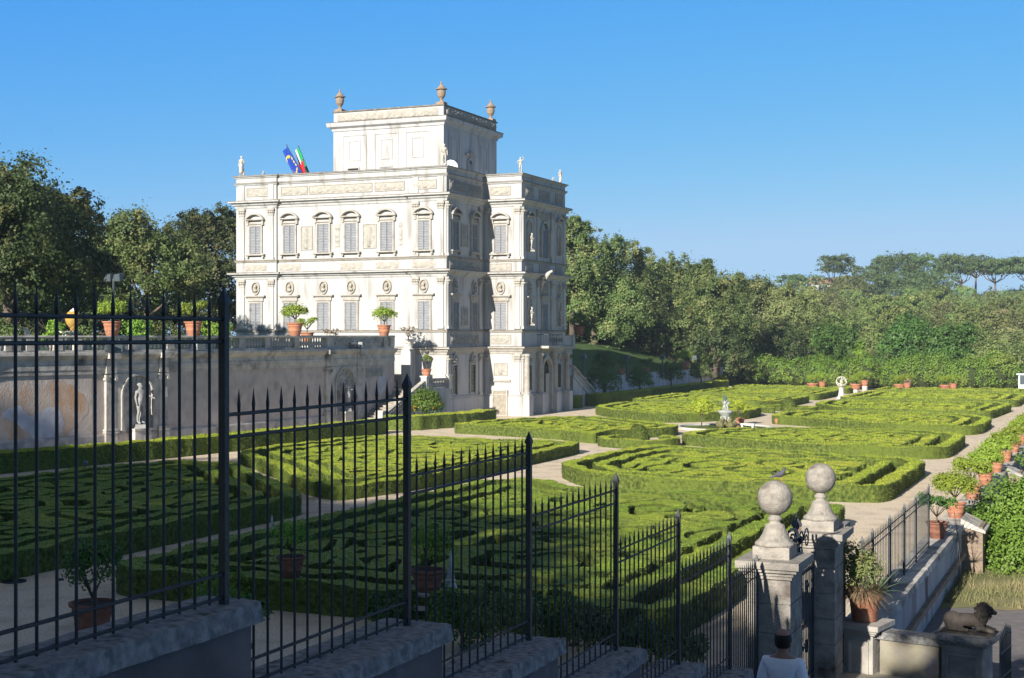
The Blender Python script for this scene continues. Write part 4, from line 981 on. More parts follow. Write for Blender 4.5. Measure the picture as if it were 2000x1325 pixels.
# panelled blocks at the ends
def tn(px): # parameter along wall for a photo column
    best=(1e9,0)
    for k in range(600):
        t=LT*k/599; q=W(t,0,0); X=q[0]*CC+q[1]*SS; Z=-q[0]*SS+q[1]*CC; e=abs(1000+F*X/Z-px)
        if e<best[0]: best=(e,t)
    return best[1]
TW=lambda a,n,z: W(a,n,z)
def wallniche(pc,with_statue):
    c=tn(pc); w_=2.2; T=TW
    # pilasters either side
    for a in (c-1.95,c+1.95):
        mb=MB(T); mb.box(a-.32,a+.32,0,.16,1.2,4.3); o=mb.build('pilaster',M['wallstone'],wall)
        mb=MB(T); mb.box(a-.4,a+.4,0,.24,-.05,1.2); mb.box(a-.44,a+.44,0,.28,1.02,1.10); mb.box(a-.44,a+.44,0,.28,1.18,1.26); mb.build('pedestal',M['wallstone'],o)
        mb=MB(T); mb.box(a-.4,a+.4,0,.24,4.16,4.3); 
        for s in (-1,1): mb.tube([(a+s*.34,0,4.05),(a+s*.34,.27,4.05)],.11,10)
        mb.build('capital',M['wallstone'],o)
        mb=MB(T); mb.box(a-.36,a+.36,0,.24,4.36,5.2); mb.box(a-.42,a+.42,0,.56,5.2,5.5); mb.build('entablature_block',M['wallstone'],o)
    # half-dome recess drawn out of a thickened surround
    n_=MB(T); r=w_/2; zs=3.1; N=14
    po=[(c-1.62,1.0)]+[(c-1.62,4.34)]+[(c+1.62,4.34)]+[(c+1.62,1.0)]
    inner=[(c-r,1.0)]+archpts(c,w_,zs,N)+[(c+r,1.0)]
    def outerpt(p):
        x,z=p; dx=x-c
        if z<=zs: return (c-1.62 if dx<0 else c+1.62,z)
        k=min(1.62/max(abs(dx),1e-6),(4.34-zs)/max(z-zs,1e-6)); return (c+dx*k,zs+(z-zs)*k)
    for k in range(len(inner)-1):
        a,b=inner[k],inner[k+1]; A,B=outerpt(a),outerpt(b)
        n_.add([(A[0],.14,A[1]),(B[0],.14,B[1]),(b[0],.14,b[1]),(a[0],.14,a[1])],[(0,1,2,3)])
        n_.add([(a[0],.14,a[1]),(b[0],.14,b[1]),(b[0],.02,b[1]),(a[0],.02,a[1])],[(0,1,2,3)])
    o=n_.build('niche',M['wallstone'],wall)
    mb=MB(T)
    for k in range(len(inner)-1):
        a,b=inner[k],inner[k+1]
        def gr(p,f): return (c+(p[0]-c)*f, (zs+(p[1]-zs)*f) if p[1]>zs else p[1])
        A,B=gr(a,1.10),gr(b,1.10); mb.add([(A[0],.24,A[1]),(B[0],.24,B[1]),(b[0],.24,b[1]),(a[0],.24,a[1]),(A[0],.13,A[1]),(B[0],.13,B[1]),(b[0],.13,b[1]),(a[0],.13,a[1])],[(0,1,2,3),(0,1,5,4),(2,3,7,6)])
    mb.build('arch_moulding',M['trim'],o)
    # flat recess back (coffers stand proud of it)
    mb=MB(T); mb.add([(p[0],.016,p[1]) for p in inner],[tuple(range(len(inner)))]); mb.build('niche_back',M['wallstone'],o)
    mb=MB(T)
    for j,f in enumerate((.62,.84)):
        for k in range(1,len(inner)-2):
            if k%2: continue
            a,b=inner[k],inner[k+1]
            if min(a[1],b[1])<zs: continue
            q=lambda p,g:(c+(p[0]-c)*g,zs+(p[1]-zs)*g)
            P=[q(a,f-.07),q(b,f-.07),q(b,f+.09),q(a,f+.09)]
            mb.add([(p[0],.02,p[1]) for p in P]+[(p[0],.07,p[1]) for p in P],[(4,5,6,7),(0,1,5,4),(1,2,6,5),(2,3,7,6),(3,0,4,7)])
    for zz in (1.9,2.5): mb.box(c+.45,c+.95,.02,.07,zz,zz+.45)
    mb.build('coffer',M['relief'],o)
    mb=MB(T); mb.box(c-.6,c+.6,.02,.62,-.05,1.1); mb.box(c-.66,c+.66,.02,.68,1.1,1.22); mb.build('statue_plinth',M['wallstone'],o)
    return c
c1=wallniche(265,True); c2=wallniche(669,True)
q=W(c1,.38,1.22); ns1=statue('soldier',q,PI/2-.1,2.55,'large marble statue of a striding figure in the left wall niche')
q=W(c2,.36,1.22); ns2=statue('toga',q,PI/2-.1,2.2,'pale draped statue in the wall niche nearest the villa stairs')
for ns_ in (ns1,ns2):
    for c_ in ns_.children: c_.data=c_.data.copy(); c_.data.materials.clear(); c_.data.materials.append(M['nichestatue'])
# inscribed-looking relief panel and peeled plaster
relief('wall_panel',TW,tn(716),tn(745),3.55,4.05,610,wall,.07,True,'scroll')
def blob(name,pts,n0,m,parent):
    mb=MB(TW); P=[(p[0],n0,p[1]) for p in pts]; mb.add([(p[0],.0,p[2]) for p in P]+P,[tuple(range(len(P),2*len(P)))]+[(i,(i+1)%len(P),len(P)+(i+1)%len(P),len(P)+i) for i in range(len(P))]); return mb.build(name,m,parent)
def blobpx(pts,y0):
    out=[]
    for px,py in pts:
        t=tn(px); q=W(t,0,0); X=q[0]*CC+q[1]*SS; Z=-q[0]*SS+q[1]*CC; out.append((t,EYE-(py-655)*Z/F))
    return out
pk=[(4+0*k_,806) for k_ in ()]+[(x_/3.487,540+y_/3.487) for x_,y_ in ((15,930),(60,900),(100,885),(140,880),(165,915),(200,955),(240,950),(290,910),(340,890),(390,890),(420,930),(440,1000),(420,1060),(380,1095),(330,1110),(290,1095),(262,1118),(235,1120),(215,1080),(190,1060),(150,1040),(120,1010),(60,965),(15,965))]
st_=[(x_,y_) for x_,y_ in ((-8,770),(10,758),(22,764),(30,752),(44,757),(52,744),(60,756),(72,752),(84,760),(95,745),(108,742),(118,735),(128,748),(140,752),(150,765),(162,770),(170,785),(174,805),(160,820),(150,815),(146,832),(134,846),(128,862),(110,870),(92,866),(80,876),(60,872),(48,880),(30,868),(14,872),(-8,850))]
blob('stained_plaster',blobpx(st_,0),.006,M['stain'],wall)
pk_old=[(3,812),(20,802),(34,794),(46,800),(52,810),(60,815),(70,812),(80,800),(92,795),(104,795),(114,800),(124,815),(126,830),(120,845),(108,855),(96,858),(84,850),(76,858),(64,862),(52,856),(44,840),(34,830),(22,818),(8,816)]
blob('bare_patch',blobpx(pk,0),.012,M['patch'],wall)
blob('bare_patch',blobpx([(744,728),(752,732),(755,745),(752,760),(742,775),(738,765),(740,748),(738,738)],0),.012,M['patch'],wall)
# balustrade: same line
bal=thing('balustrade',(WL[0][0],WL[0][1],5.54),'weathered stone balustrade on top of the terrace retaining wall','balustrade')
strip([(-.25,5.54),(.12,5.54),(.12,5.68),(-.25,5.68)],M['wallstone'],'bottom_rail',bal)
strip([(-.30,6.33),(.17,6.33),(.20,6.40),(.17,6.48),(-.30,6.48)],M['wallstone'],'top_rail',bal)
mb=MB(); peds=[tn(p) for p in (30,215,378,470,578,640,750,764)]
for px in (18,58,110,150,255,330,430,520): peds.append(tn(px))
pan=[(tn(240),tn(285)),(tn(634),tn(745))]
pm=MB(TW)
for a,b,c_,d_ in [(a-.28,a+.28,-.28,.15) for a in peds]+[(a,b,-.22,.08) for a,b in pan]:
    pm=MB(TW); pm.box(a,b,c_,d_,5.681,6.329); pm.build('pedestal_block',M['wallstone'],bal)
relief('balustrade_panel',lambda a,n,z:W(a,n+.08,z),tn(650),tn(690),5.78,6.22,620,bal,.07,False); relief('balustrade_panel',lambda a,n,z:W(a,n+.08,z),tn(702),tn(742),5.78,6.22,621,bal,.07,False)
t=tn(-10); nb_=0
prof=[(.06,5.68),(.055,5.74),(.11,5.90),(.10,5.98),(.045,6.16),(.05,6.26),(.075,6.30),(.07,6.33)]
while t<LT-.3:
    if nb_==0: bb_=MB(); bb_.lathe(prof,(0,0,0),8,cap=False); bmesh_=mkmesh('baluster',bb_.v,bb_.f,M['wallstone'],True)
    if not any(abs(t-a)<.38 for a in peds) and not any(a-.05<t<b+.05 for a,b in pan):
        q=W(t,-.06,0); o=link('baluster',bmesh_,bal,(q[0]-WL[0][0],q[1]-WL[0][1],-5.54)); nb_+=1
    t+=.30
# stairs up to the villa terrace
st=thing('garden_stairs',(-48.2,88,0),'stone stairway climbing beside the retaining wall to the villa corner, with a sloping balustrade','stairs')
mb=MB(); NS=15; y0=86.3; y1=93.0; zt=2.4
for k in range(NS):
    ya=y0+(y1-y0)*k/NS; mb.box(-49.6-.0,-47.15,ya,93.0,zt*k/NS,zt*(k+1)/NS-.001 if k<NS-1 else zt)
    mb.box(-49.6,-47.12,ya-.04,ya+.05,zt*(k+1)/NS-.045,zt*(k+1)/NS+.002)
mb.build('flight',M['step'],st)
mb=MB(); mb.box(-51.0,-47.15,93.0,97.1,-.1,zt+.001); mb.build('landing',M['step'],st)
mb=MB()
for k in range(14): mb.box(-58,-51.0-.36*k,93.2,97.0,zt+.001+(5.5-zt)*k/14,zt+(5.5-zt)*(k+1)/14)
mb.build('upper_flight',M['step'],st)
mb=MB(); mb.box(-58,-49.7,92.2,93.19,zt-2.5,5.2); mb.build('parapet_wall',M['plaster'],st)
def sloped(mb,x0,x1,ya,za,yb,zb,t):
    mb.add([(x0,ya,za),(x1,ya,za),(x1,yb,zb),(x0,yb,zb),(x0,ya,za+t),(x1,ya,za+t),(x1,yb,zb+t),(x0,yb,zb+t)],[(0,3,2,1),(4,5,6,7),(0,1,5,4),(1,2,6,5),(2,3,7,6),(3,0,4,7)])
mb=MB(); sloped(mb,-47.2,-46.85,86.2,.75,93.0,3.1,.16); mb.box(-47.2,-46.85,93.0,97.1,3.1,3.26); mb.build('handrail',M['wallstone'],st)
mb=MB(); sloped(mb,-47.18,-46.9,86.2,-.2,93.0,2.25,.25); mb.box(-47.18,-46.9,93.0,97.1,2.2,2.5); mb.prism([(-47.17,86.3),(-46.95,86.3),(-46.95,97.1),(-47.17,97.1)],-.1,.1)
mb.add([(-46.95,86.4,0),(-46.95,97.1,0),(-46.95,97.1,2.3),(-46.95,93,2.3)],[(0,1,2,3)]); mb.build('stair_side',M['stucco'],st)
mb=MB()
for k in range(24):
    y=86.9+k*.255; z=.05+(y-86.2)/6.8*2.4
    if y<92.9: mb.lathe([(.06,0),(.05,.08),(.10,.22),(.09,.32),(.045,.5),(.07,.66)],(-47.03,y,z-.02),7,cap=False)
for k in range(13): mb.lathe([(.06,0),(.05,.05),(.10,.18),(.09,.28),(.045,.48),(.07,.62)],(-47.03,93.5+k*.27,2.5),7,cap=False)
mb.build('balusters',M['wallstone'],st,True)
mb=MB()
for y,z0,z1 in ((86.2,-.1,1.15),(92.95,0,3.4),(96.8,2.4,3.4)): mb.box(-47.25,-46.8,y-.22,y+.22,z0,z1); mb.box(-47.32,-46.73,y-.28,y+.28,z1,z1+.1)
mb.build('newel',M['marble'],st)
# far side stairs and terrace corner beyond the wing
fs_=thing('far_stairs',(-46.5,124,0),'white garden stairway on the far side of the villa, descending to the right','stairs')
mb=MB(); mb.box(-52,-46.3,116.6,121.6,-.1,5.5); mb.build('terrace_block',M['stucco'],fs_)
mb=MB(); mb.box(-52,-46.1,116.4,121.8,5.2,5.52); mb.build('cornice',M['trim'],fs_)
mb=MB(); mb.box(-52,-46.25,116.5,116.75,5.53,6.45); mb.box(-46.5,-46.25,116.75,121.7,5.53,6.45); mb.box(-46.7,-46.1,121.2,121.8,5.53,6.5); mb.build('parapet',M['stucco'],fs_)
mb=MB()
NS=14
for k in range(NS): mb.box(-46.25,-44.9,118.0+.45*k,118.0+.45*(k+1),-.1,2.9*(NS-k)/NS)
mb.build('flight',M['step'],fs_)
mb=MB(); sloped(mb,-45.0,-44.75,118,2.75,124.5,-.1,.25); mb.add([(-44.86,118,0),(-44.86,124.4,0),(-44.86,118,2.8)],[(0,1,2)]); mb.build('stair_side',M['stucco'],fs_)
mb=MB(); sloped(mb,-45.05,-44.7,118,3.65,124.5,.75,.14); mb.build('handrail',M['wallstone'],fs_)
mb=MB()
for k in range(25): y=118.2+.25*k; mb.lathe([(.06,0),(.05,.08),(.10,.22),(.045,.5),(.07,.7)],(-44.87,y,2.98-(y-118)/6.5*2.85),7,cap=False)
mb.build('balusters',M['wallstone'],fs_,True)
mb=MB(); mb.box(-45.15,-44.6,124.4,124.95,-.1,1.1); mb.box(-45.2,-44.55,124.35,125.0,1.1,1.2); mb.build('newel',M['marble'],fs_)
# low far retaining wall
fw=MB(); fw.box(-47.9,-47.5,122,180,-.1,2.25); fw.box(-47.95,-47.40,122,180,2.25,2.36)
for k in range(15): fw.box(-47.5,-47.44,123+4*k,123.4+4*k,0,2.25)
fw.top('retaining_wall',M['palewall'],(-47.7,151,0),'low grey retaining wall with orange trees in front, right of the villa','wall')
# ---------- stepped plinth and the iron railing beside the public steps
FX=-5.45; posts=[]
for px,py in ((437,1180),(795,1230),(1033,1258),(1203,1284),(1325,1301),(1425,1311)):
    q=onx(px,FX,py); posts.append((q[1],q[2]))
dz=.62
step=[posts[0][1],4.08,3.43,2.78,2.06,1.40]
steps_root=thing('stepped_plinth_wall',(FX,8,0),'stepped plaster plinth wall with thick worn stone slabs carrying the iron railing','wall')
ys=[-4.0]+[p[0]+.22 for p in posts]+[22.85]
zs_=step+[.80]
random.seed(5)
def slab(x0,x1,y0,y1,z0,z1,seed):
    """coping slab with chipped, uneven edges"""
    nx=10; ny=max(8,int((y1-y0)/.12)); vs=[];fs=[]
    def P(i,j,z,e): 
        x=x0+(x1-x0)*i/nx; y=y0+(y1-y0)*j/ny
        k=.008*float(hnoise(y,z*3,9,seed))+.010*float(hnoise(y,0,31,seed+1))
        if i==nx: x+=k-.02*e
        if i==0: x-=k-.02*e
        if j==ny: y+=.02*float(hnoise(x,z,8,seed))-.02*e
        edge=max(0,1-min(i,nx-i)/1.2) 
        return (x,y,z+.004*float(hnoise(x,y,11,seed))*e -.006*edge*e)
    for j in range(ny+1):
        for i in range(nx+1): vs.append(P(i,j,z1,1))
    for j in range(ny+1):
        for i in range(nx+1): vs.append(P(i,j,z0,0))
    o=(nx+1)*(ny+1)
    for j in range(ny):
        for i in range(nx): a=j*(nx+1)+i; fs.append((a,a+1,a+nx+2,a+nx+1)); fs.append((o+a,o+a+nx+1,o+a+nx+2,o+a+1))
    for j in range(ny): a=j*(nx+1); fs.append((a,a+nx+1,o+a+nx+1,o+a)); a+=nx; fs.append((a,o+a,o+a+nx+1,a+nx+1))
    for i in range(nx): a=i; fs.append((a,o+a,o+a+1,a+1)); a=ny*(nx+1)+i; fs.append((a,a+1,o+a+1,o+a))
    return vs,fs
for k in range(len(zs_)):
    z=zs_[k]; a=ys[k]; b=ys[k+1]
    a2=a if k==0 else a-.0
    mb=MB(); mb.add(*slab(-5.80,-5.27 if k==0 else -5.12,a2+(.0 if k==0 else .002),b,z-.14,z,k*3+1)); mb.build('coping_slab',M['cap'],steps_root)
    mb=MB(); mb.box(-5.72,(-5.33 if k==0 else -5.19),a2+(.003 if k==0 else -.07),b-.08,-.3,z-.141); mb.build('plinth',M['plinthwall'],steps_root)
fence=thing('iron_railing',(FX,8,0),'tall dark iron railing with spear tops stepping down beside the stairs towards the gate','fence')
def picket(mb,x,y,z0,z1,r=.0105):
    mb.tube([(x,y,z0),(x,y,z1-.16)],r,6,cap=False); mb.tube([(x,y,z1-.16),(x,y,z1-.11),(x,y,z1)],[r*1.0,r*1.35,.001],6)
py_=[posts[0][0]-2.38*1.0]+[p[0] for p in posts]
pan_=[(posts[0][0]-2.38*2,posts[0][0]-2.38,step[0])]
allp=[(posts[0][0]-2.40,step[0]+0)]+[(p[0],step[i]) for i,p in enumerate(posts)]
endy=22.84
def panel(ya,yb,z,parent,x=FX,n=15,H=2.06,low=.20,both=True,r=.0105,xb=None,name='railing_panel'):
    mb=MB(); xb=x if xb is None else xb
    for k in range(1,n): t=k/n; picket(mb,x+(xb-x)*t,ya+(yb-ya)*t,z+.02,z+H+ (.0),r)
    o=mb.build(name,M['iron'],parent,True)
    for h in (.045,low,H-.32,H-.17):
        mb=MB(); mb.tube([(x,ya,z+h),(xb,yb,z+h)],.013,6); mb.build('rail',M['iron'],o)
    return o
def post(x,y,z,h,parent,r=.036,zb=0):
    mb=MB(); mb.tube([(x,y,z-zb),(x,y,z+h)],r,4); mb.tube([(x,y,z+h),(x,y,z+h+.025),(x,y,z+h+.12)],[r*1.3,r*1.3,.003],4); mb.build('post',M['iron'],parent)
panel(posts[0][0]-2.40,posts[0][0],step[0],fence)
panel(posts[0][0]-4.8,posts[0][0]-2.40,step[0],fence)
post(FX,posts[0][0]-2.40,step[0],2.0,fence)
for i in range(6):
    post(FX,posts[i][0],step[i],1.98,fence)
    if i<5: panel(posts[i][0],posts[i+1][0],step[i+1],fence)
panel(posts[5][0],endy-.05,.80,fence,n=13); post(FX,endy-.03,.80,1.98,fence)
# public stairs in front
mb=MB(); n=44
for k in range(n):
    ya=-4+26*k/n; zz=5.62-(5.62-.05)*k/n*1.0
    mb.box(-5.11,3.5,ya,ya+26/n,-1.25,1.36+.232*(15.5-ya)-0.0 if True else zz)
o=mb.build('public_steps',M['step']); tag(o,kind='structure')
sheet('landing',rect(-6,-3.3,22,28),-.06,M['step'])
sheet('landing_outer',rect(-3.3,3.6,22,27.9),-.10,M['step'])
# ---------- gate pillars
def pier(x0,x1,y0,y1,zt,label,ballz,side=None):
    xc,yc=(x0+x1)/2,(y0+y1)/2; r=thing('gate_pillar',(xc,yc,0),label,'pillar','stone ball gate pillars')
    mb=MB(); z=-.3; hs=.48; k=0
    while z<zt-.32:
        z2=min(z+hs,zt-.30); mb.box(x0,x1,y0,y1,z,z2-.02); mb.box(x0+.02,x1-.02,y0+.02,y1-.02,z2-.02,z2); z=z2
    mb.build('shaft',M['pier'],r)
    mb=MB(); fp=[(x0,y0),(x1,y0),(x1,y1),(x0,y1)]
    for e,za,zb in ((.03,zt-.30,zt-.24),(.06,zt-.24,zt-.18),(.12,zt-.18,zt-.12),(.17,zt-.12,zt)): mb.prism(offs(fp,e),za,zb)
    mb.build('cap',M['pier'],r)
    mb=MB(); hw=(x1-x0)/2*.86; mb.box(xc-hw,xc+hw,yc-hw,yc+hw,zt,zt+.20)
    mb.build('finial_plinth',M['pier'],r)
    mb=MB(); b=zt+.20; mb.lathe([(.335,0),(.33,.04),(.27,.09),(.215,.17),(.175,.27),(.155,.34),(.10,.365),(.09,.40),(.115,.42),(.12,.45),(.09,.475),(.08,.52)],(xc,yc,b),24); mb.build('finial_neck',M['ballstone'],r,True)
    mb=MB(); mb.ball((xc,yc,b+.50+.285),.29,32,20); mb.build('ball',M['ballstone'],r,True)
    return r,(xc,yc,b+.50+.285+.29)
p1,top1=pier(-5.62,-4.91,22.88,23.78,2.80,'nearer gate pillar with a sunlit stone ball, iron railing ending against it',3.79)
p2,top2=pier(-5.62,-4.91,26.8,27.7,2.76,'farther gate pillar with a grey stone ball and a second shaft at its side',3.75)
mb=MB(); mb.box(-5.56,-4.97,27.7,28.3,-.3,2.62); mb.box(-5.64,-4.89,27.7,28.36,2.62,2.8); mb.build('side_shaft',M['pier'],p2)
pigeon((top1[0]+.08,top1[1],top1[2]-.01),1.9,'dark pigeon perched on the sunlit nearer stone ball')
pigeon((-5.6,26.95,2.76),-.3,'grey pigeon standing on the farther pillar cap beside the ball neck')
# iron gate leaf between the pillars
g=thing('iron_gate',(-5.32,25.3,0),'dark wrought iron gate with leaf scrolls closed between the two ball pillars','gate')
mb=MB()
for y in (23.85,25.25,25.33,26.74): mb.box(-5.35,-5.29,y-.025,y+.025,0,2.75 if 24<y<26 else 2.4)
for z in (.15,1.1,2.1): mb.box(-5.34,-5.30,23.85,26.74,z,z+.05)
for k in range(10): y=24.0+.13*k; mb.tube([(-5.32,y,.15),(-5.32,y,2.3+.03*k)],.011,5)
for k in range(10): y=26.6-.13*k; mb.tube([(-5.32,y,.15),(-5.32,y,2.3+.03*k)],.011,5)
mb.build('gate_bars',M['iron'],g)
mb=MB()
def spiral(c,r,s,ax=0,turn=1.6,w=.016,n=18):
    pts=[]
    for k in range(n+1):
        t=k/n; a=t*turn*2*PI; rr=r*(1-.85*t); pts.append((c[0]+ax*rr*math.cos(a),c[1]+s*rr*math.cos(a),c[2]+rr*math.sin(a)))
    mb.tube(pts,[w*(1-.4*k/n) for k in range(n+1)],5)
for y,s in ((24.4,1),(24.9,-1),(25.7,1),(26.2,-1)): spiral((-5.32,y,2.72),.22,s); spiral((-5.32,y,1.8),.16,-s); spiral((-5.32,y,.7),.16,s)
for k in range(26): z=.3+.1*k; y=25.29+(.14 if k%2 else -.14); mb.ball((-5.32+(.04 if k%3 else -.05),y,z),.055,6,5,1.5)
spiral((-5.32,25.29,3.0),.16,1,w=.025); spiral((-5.32,25.1,3.1),.14,-1,w=.025); mb.tube([(-5.32,25.29,2.7),(-5.32,25.29,3.3)],.02,5); spiral((-5.1,23.9,3.05),.17,.7,.5,w=.028)
mb.build('scrollwork',M['iron'],g)
# ---------- garden parapet on the right, its railing, pots come with the plants
pw=thing('garden_parapet_wall',(-4.7,60,0),'long weathered parapet wall along the right edge of the garden, carrying citrus pots','wall')
mb=MB(); mb.box(-4.95,-4.30,28.0,172,-1.3,.70); mb.build('wall_face',mat('parapet_render',(.42,.42,.43),(.30,.30,.31),1.2,.95,.4,6,c3=(.12,.11,.11),s3=.8,t3=(.55,.68),stretch=(1,1,.35)),pw)
mb=MB(); 
for k in range(40): ya=28.0+3.6*k; mb.add(*slab(-5.02,-4.22,ya,min(ya+3.59,172),.70,.86,k))
mb.build('coping',M['wallstone'],pw)
mb=MB(); mb.box(-4.30,-4.18,28.2,172,-.12,.02); mb.build('string_band',M['brick'],pw)
mb=MB()
for y in (44.0,62,80): mb.box(-4.30,-3.70,y,y+1.5,-1.3,.78)
mb.build('buttress',M['brick'],pw)
mb=MB()
for y in (44.0,62,80): mb.add([(-4.32,y-.06,.78),(-3.62,y-.06,.6),(-3.62,y+1.56,.6),(-4.32,y+1.56,.78),(-4.32,y-.06,1.02),(-3.62,y-.06,.68),(-3.62,y+1.56,.68),(-4.32,y+1.56,1.02)],[(4,5,6,7),(0,1,5,4),(1,2,6,5),(2,3,7,6),(3,0,4,7)])
mb.build('buttress_cap',M['wallstone'],pw)
pf=thing('parapet_railing',(-4.62,33,.86),'shorter iron railing standing on the garden parapet behind the agave pot','fence')
PY=[28.1]+[onx(px,-4.62)[1] for px in (1704,1738,1766,1789,1814)]
for i in range(len(PY)-1):
    panel(PY[i],PY[i+1],.86,pf,x=-4.62,n=max(8,int((PY[i+1]-PY[i])/.21)),H=1.62,low=.16,r=.0075)
for y in PY: post(-4.62,y,.86,1.58,pf,.034)
fan=MB()
for k in range(13):
    a=R(95+14*k); fan.tube([(-4.15,41.3,.85),(-4.15+.10*math.sin(a*3),41.3+1.1*math.cos(a)*.55-0.5*abs(math.cos(a)),.85+.8*math.sin(a))],[.010,.003],5)
    fan.tube([(-4.15,41.3,.85),(-4.15+.95*math.cos(a-1.2)*.8,41.3-.3,.85+.85*math.sin(a-1.2)*.55+.1)],[.010,.003],5)
fan.top('spike_fan',M['iron'],(-4.15,41.3,.6),'fan of thin iron spikes guarding the end of the parapet railing','spike guard')
# ---------- low street wall with pedestals, lion, side gate
swl=thing('pedestal_wall',(-3.4,28.2,0),'low yellowish street wall between two panelled stone pedestals','wall')
D=Vector((.95,-.20,0)).normalized()
def TWL(a,n,z): return (-4.85+D.x*a+D.y*n*1.0, 28.35+D.y*a-D.x*n*1.0, z)
mb=MB(TWL); mb.box(.7,1.85,0,.35,-1.2,.62); mb.build('wall_face',M['yellowwall'],swl)
mb=MB(TWL); mb.add([TWL and p for p in []],[]) if False else mb.box(.6,1.95,-.06,.41,.62,.76); mb.build('coping',M['cap'],swl)
for a0,a1,zt in ((-.02,.68,.90),(1.9,2.78,.92)):
    mb=MB(TWL); mb.box(a0+.06,a1-.06,-.1,.52,-1.2,zt-.2); o=mb.build('pedestal',M['wallstone'],swl)
    mb=MB(TWL); mb.box(a0,a1,-.16,.58,zt-.2,zt-.15);mb.box(a0-.05,a1+.05,-.21,.63,zt-.15,zt-.1);mb.box(a0-.1,a1+.1,-.26,.68,zt-.1,zt); mb.build('pedestal_cap',M['trim'] if a0<0 else M['cap'],o)
    mb=MB(TWL)
    for (p,q_,r_,s_2) in ((a0+.14,a1-.14,-.95,-.9),(a0+.14,a1-.14,.52,.57),(a0+.14,a0+.19,-.9,.52),(a1-.19,a1-.14,-.9,.52)): mb.box(p,q_,.52,.55,r_,s_2)
    mb.build('panel_moulding',M['wallstone'],o)
q=TWL(2.34,.2,.92)
lionmesh=blobs('body',[((-.27,0,.19),(.17,.15,.17)),((-.20,.10,.13),(.15,.06,.13)),((-.20,-.10,.13),(.15,.06,.13)),((-.2,0,.20),(.2,0,.22),.13,.135),((.22,0,.20),(.12,.12,.17)),
 ((.24,0,.26),(.31,0,.40),.14,.12),((.30,0,.42),(.13,.135,.14)),((.40,0,.42),(.08,.075,.085)),((.44,0,.395),(.50,0,.385),.05,.042),((.31,.11,.52),(.03,.02,.035)),((.31,-.11,.52),(.03,.02,.035)),
 ((.22,.11,.10),(.42,.11,.055),.06,.045),((.22,-.11,.10),(.42,-.11,.055),.06,.045),((.46,.11,.05),(.055,.045,.04)),((.46,-.11,.05),(.055,.045,.04)),((-.10,.15,.05),(.02,.16,.045),.05,.04),((-.10,-.15,.05),(.02,-.16,.045),.05,.04),
 ((-.40,.03,.08),(-.30,-.17,.05),.03,.028),((-.30,-.17,.05),(-.05,-.20,.04),.028,.024)],M['lion'],.016,3)
ln=thing('lion_statue',q,'dark weathered stone lion lying on the right pedestal of the street wall','statue',None,math.atan2(D.y,D.x)+.12)
link('body',lionmesh,ln,(0,0,.02))
rng=np.random.default_rng(4); V=leaves([((.28,0,.38),(.15,.155,.18))],700,.045,rng,.15,.9,6); link('mane',fastmesh('mane',V,4,M['lion']),ln)
mb=MB(); mb.box(-.46,.52,-.24,.24,-.0,.03); mb.build('base',M['lion'],ln,world=False)
sg=thing('side_gate',(-1.85,27.6,-.6),'narrow dark iron gate seen edge-on at the far right beyond the lion','gate')
mb=MB()
for k in range(9):
    t=k/8; x=-1.86-.12*t+.03; y=27.65-.9*t; mb.tube([(x,y,-.6),(x,y,1.1-.25*abs(t-.5))],.014,5); mb.tube([(x,y,1.1-.25*abs(t-.5)),(x,y,1.25-.25*abs(t-.5))],[.02,.002],5)
mb.build('bars',M['iron'],sg)
mb=MB()
for z in (-.45,.3,.75): mb.tube([(-1.83,27.65,z),(-1.95,26.75,z)],.02,6)
mb.build('rail',M['iron'],sg)
# ---------- kiosk at the far right
k=onz(1992,768,160); kx,ky=k[0]+1.45,k[1]+.9
t=thing('kiosk',(kx,ky,0),'pale blue-grey glazed kiosk at the far right end of the garden','kiosk')
mb=MB(); mb.box(-1.6,1.6,-1.2,1.2,0,.9); mb.box(-1.6,-1.42,-1.2,1.2,.9,2.0);mb.box(1.42,1.6,-1.2,1.2,.9,2.0);mb.box(-.1,.1,-1.2,-1.1,.9,2.0);mb.box(-1.42,1.42,-1.2,1.2,1.9,2.0); mb.build('walls',M['kiosk'],t,world=False)
mb=MB(); mb.box(-1.41,-.11,-1.12,-1.1,.9,1.9);mb.box(.11,1.41,-1.12,-1.1,.9,1.9); mb.build('window',M['glass'],t,world=False)
mb=MB(); mb.box(-1.8,1.8,-1.4,1.4,2.0,2.14); mb.build('roof',M['kiosk'],t,world=False)
# ---------- fountain
fx,fy=ong(1414,838)[:2]; fy+=.4
fo=thing('fountain',(fx,fy,0),'round garden fountain basin with pale carved putti and a bronze top on mossy rocks','fountain')
mb=MB(); mb.lathe([(3.30,0),(3.30,.10),(3.34,.11),(3.34,.15),(3.16,.15),(3.16,.05),(3.1,.04)],(0,0,0),48,cap=False); mb.build('basin_rim',M['marble'],fo,False,False)
mb=MB(); mb.lathe([(.01,.09),(3.16,.09)],(0,0,0),48,cap=False); mb.build('water',M['water'],fo,False,False)
rng=random.Random(3); mb=MB()
for k in range(26):
    a=rng.uniform(0,6.28); r_=rng.uniform(0,.85); mb.ball((r_*math.cos(a),r_*math.sin(a),.25+rng.uniform(0,.95)*(1-r_)),rng.uniform(.16,.32),7,5,rng.uniform(.7,1.2))
mb.build('rocks',M['moss'],fo,False,False)
put=skin('putto',[[('b',(0,0,0),.13),('c',(.05,0,.25),.14),((.1,0,.38),.06),((.12,0,.48),.10)],['b',((.15,.1,-.15),.09),((.1,.15,-.4),.06)],['b',((.1,-.12,-.2),.09),((0,-.2,-.42),.06)],['c',((.2,.2,.3),.05),((.1,.3,.5),.04)],['c',((.25,-.15,.2),.05),((.35,-.05,.35),.04)]],M['fountainstone'],1)
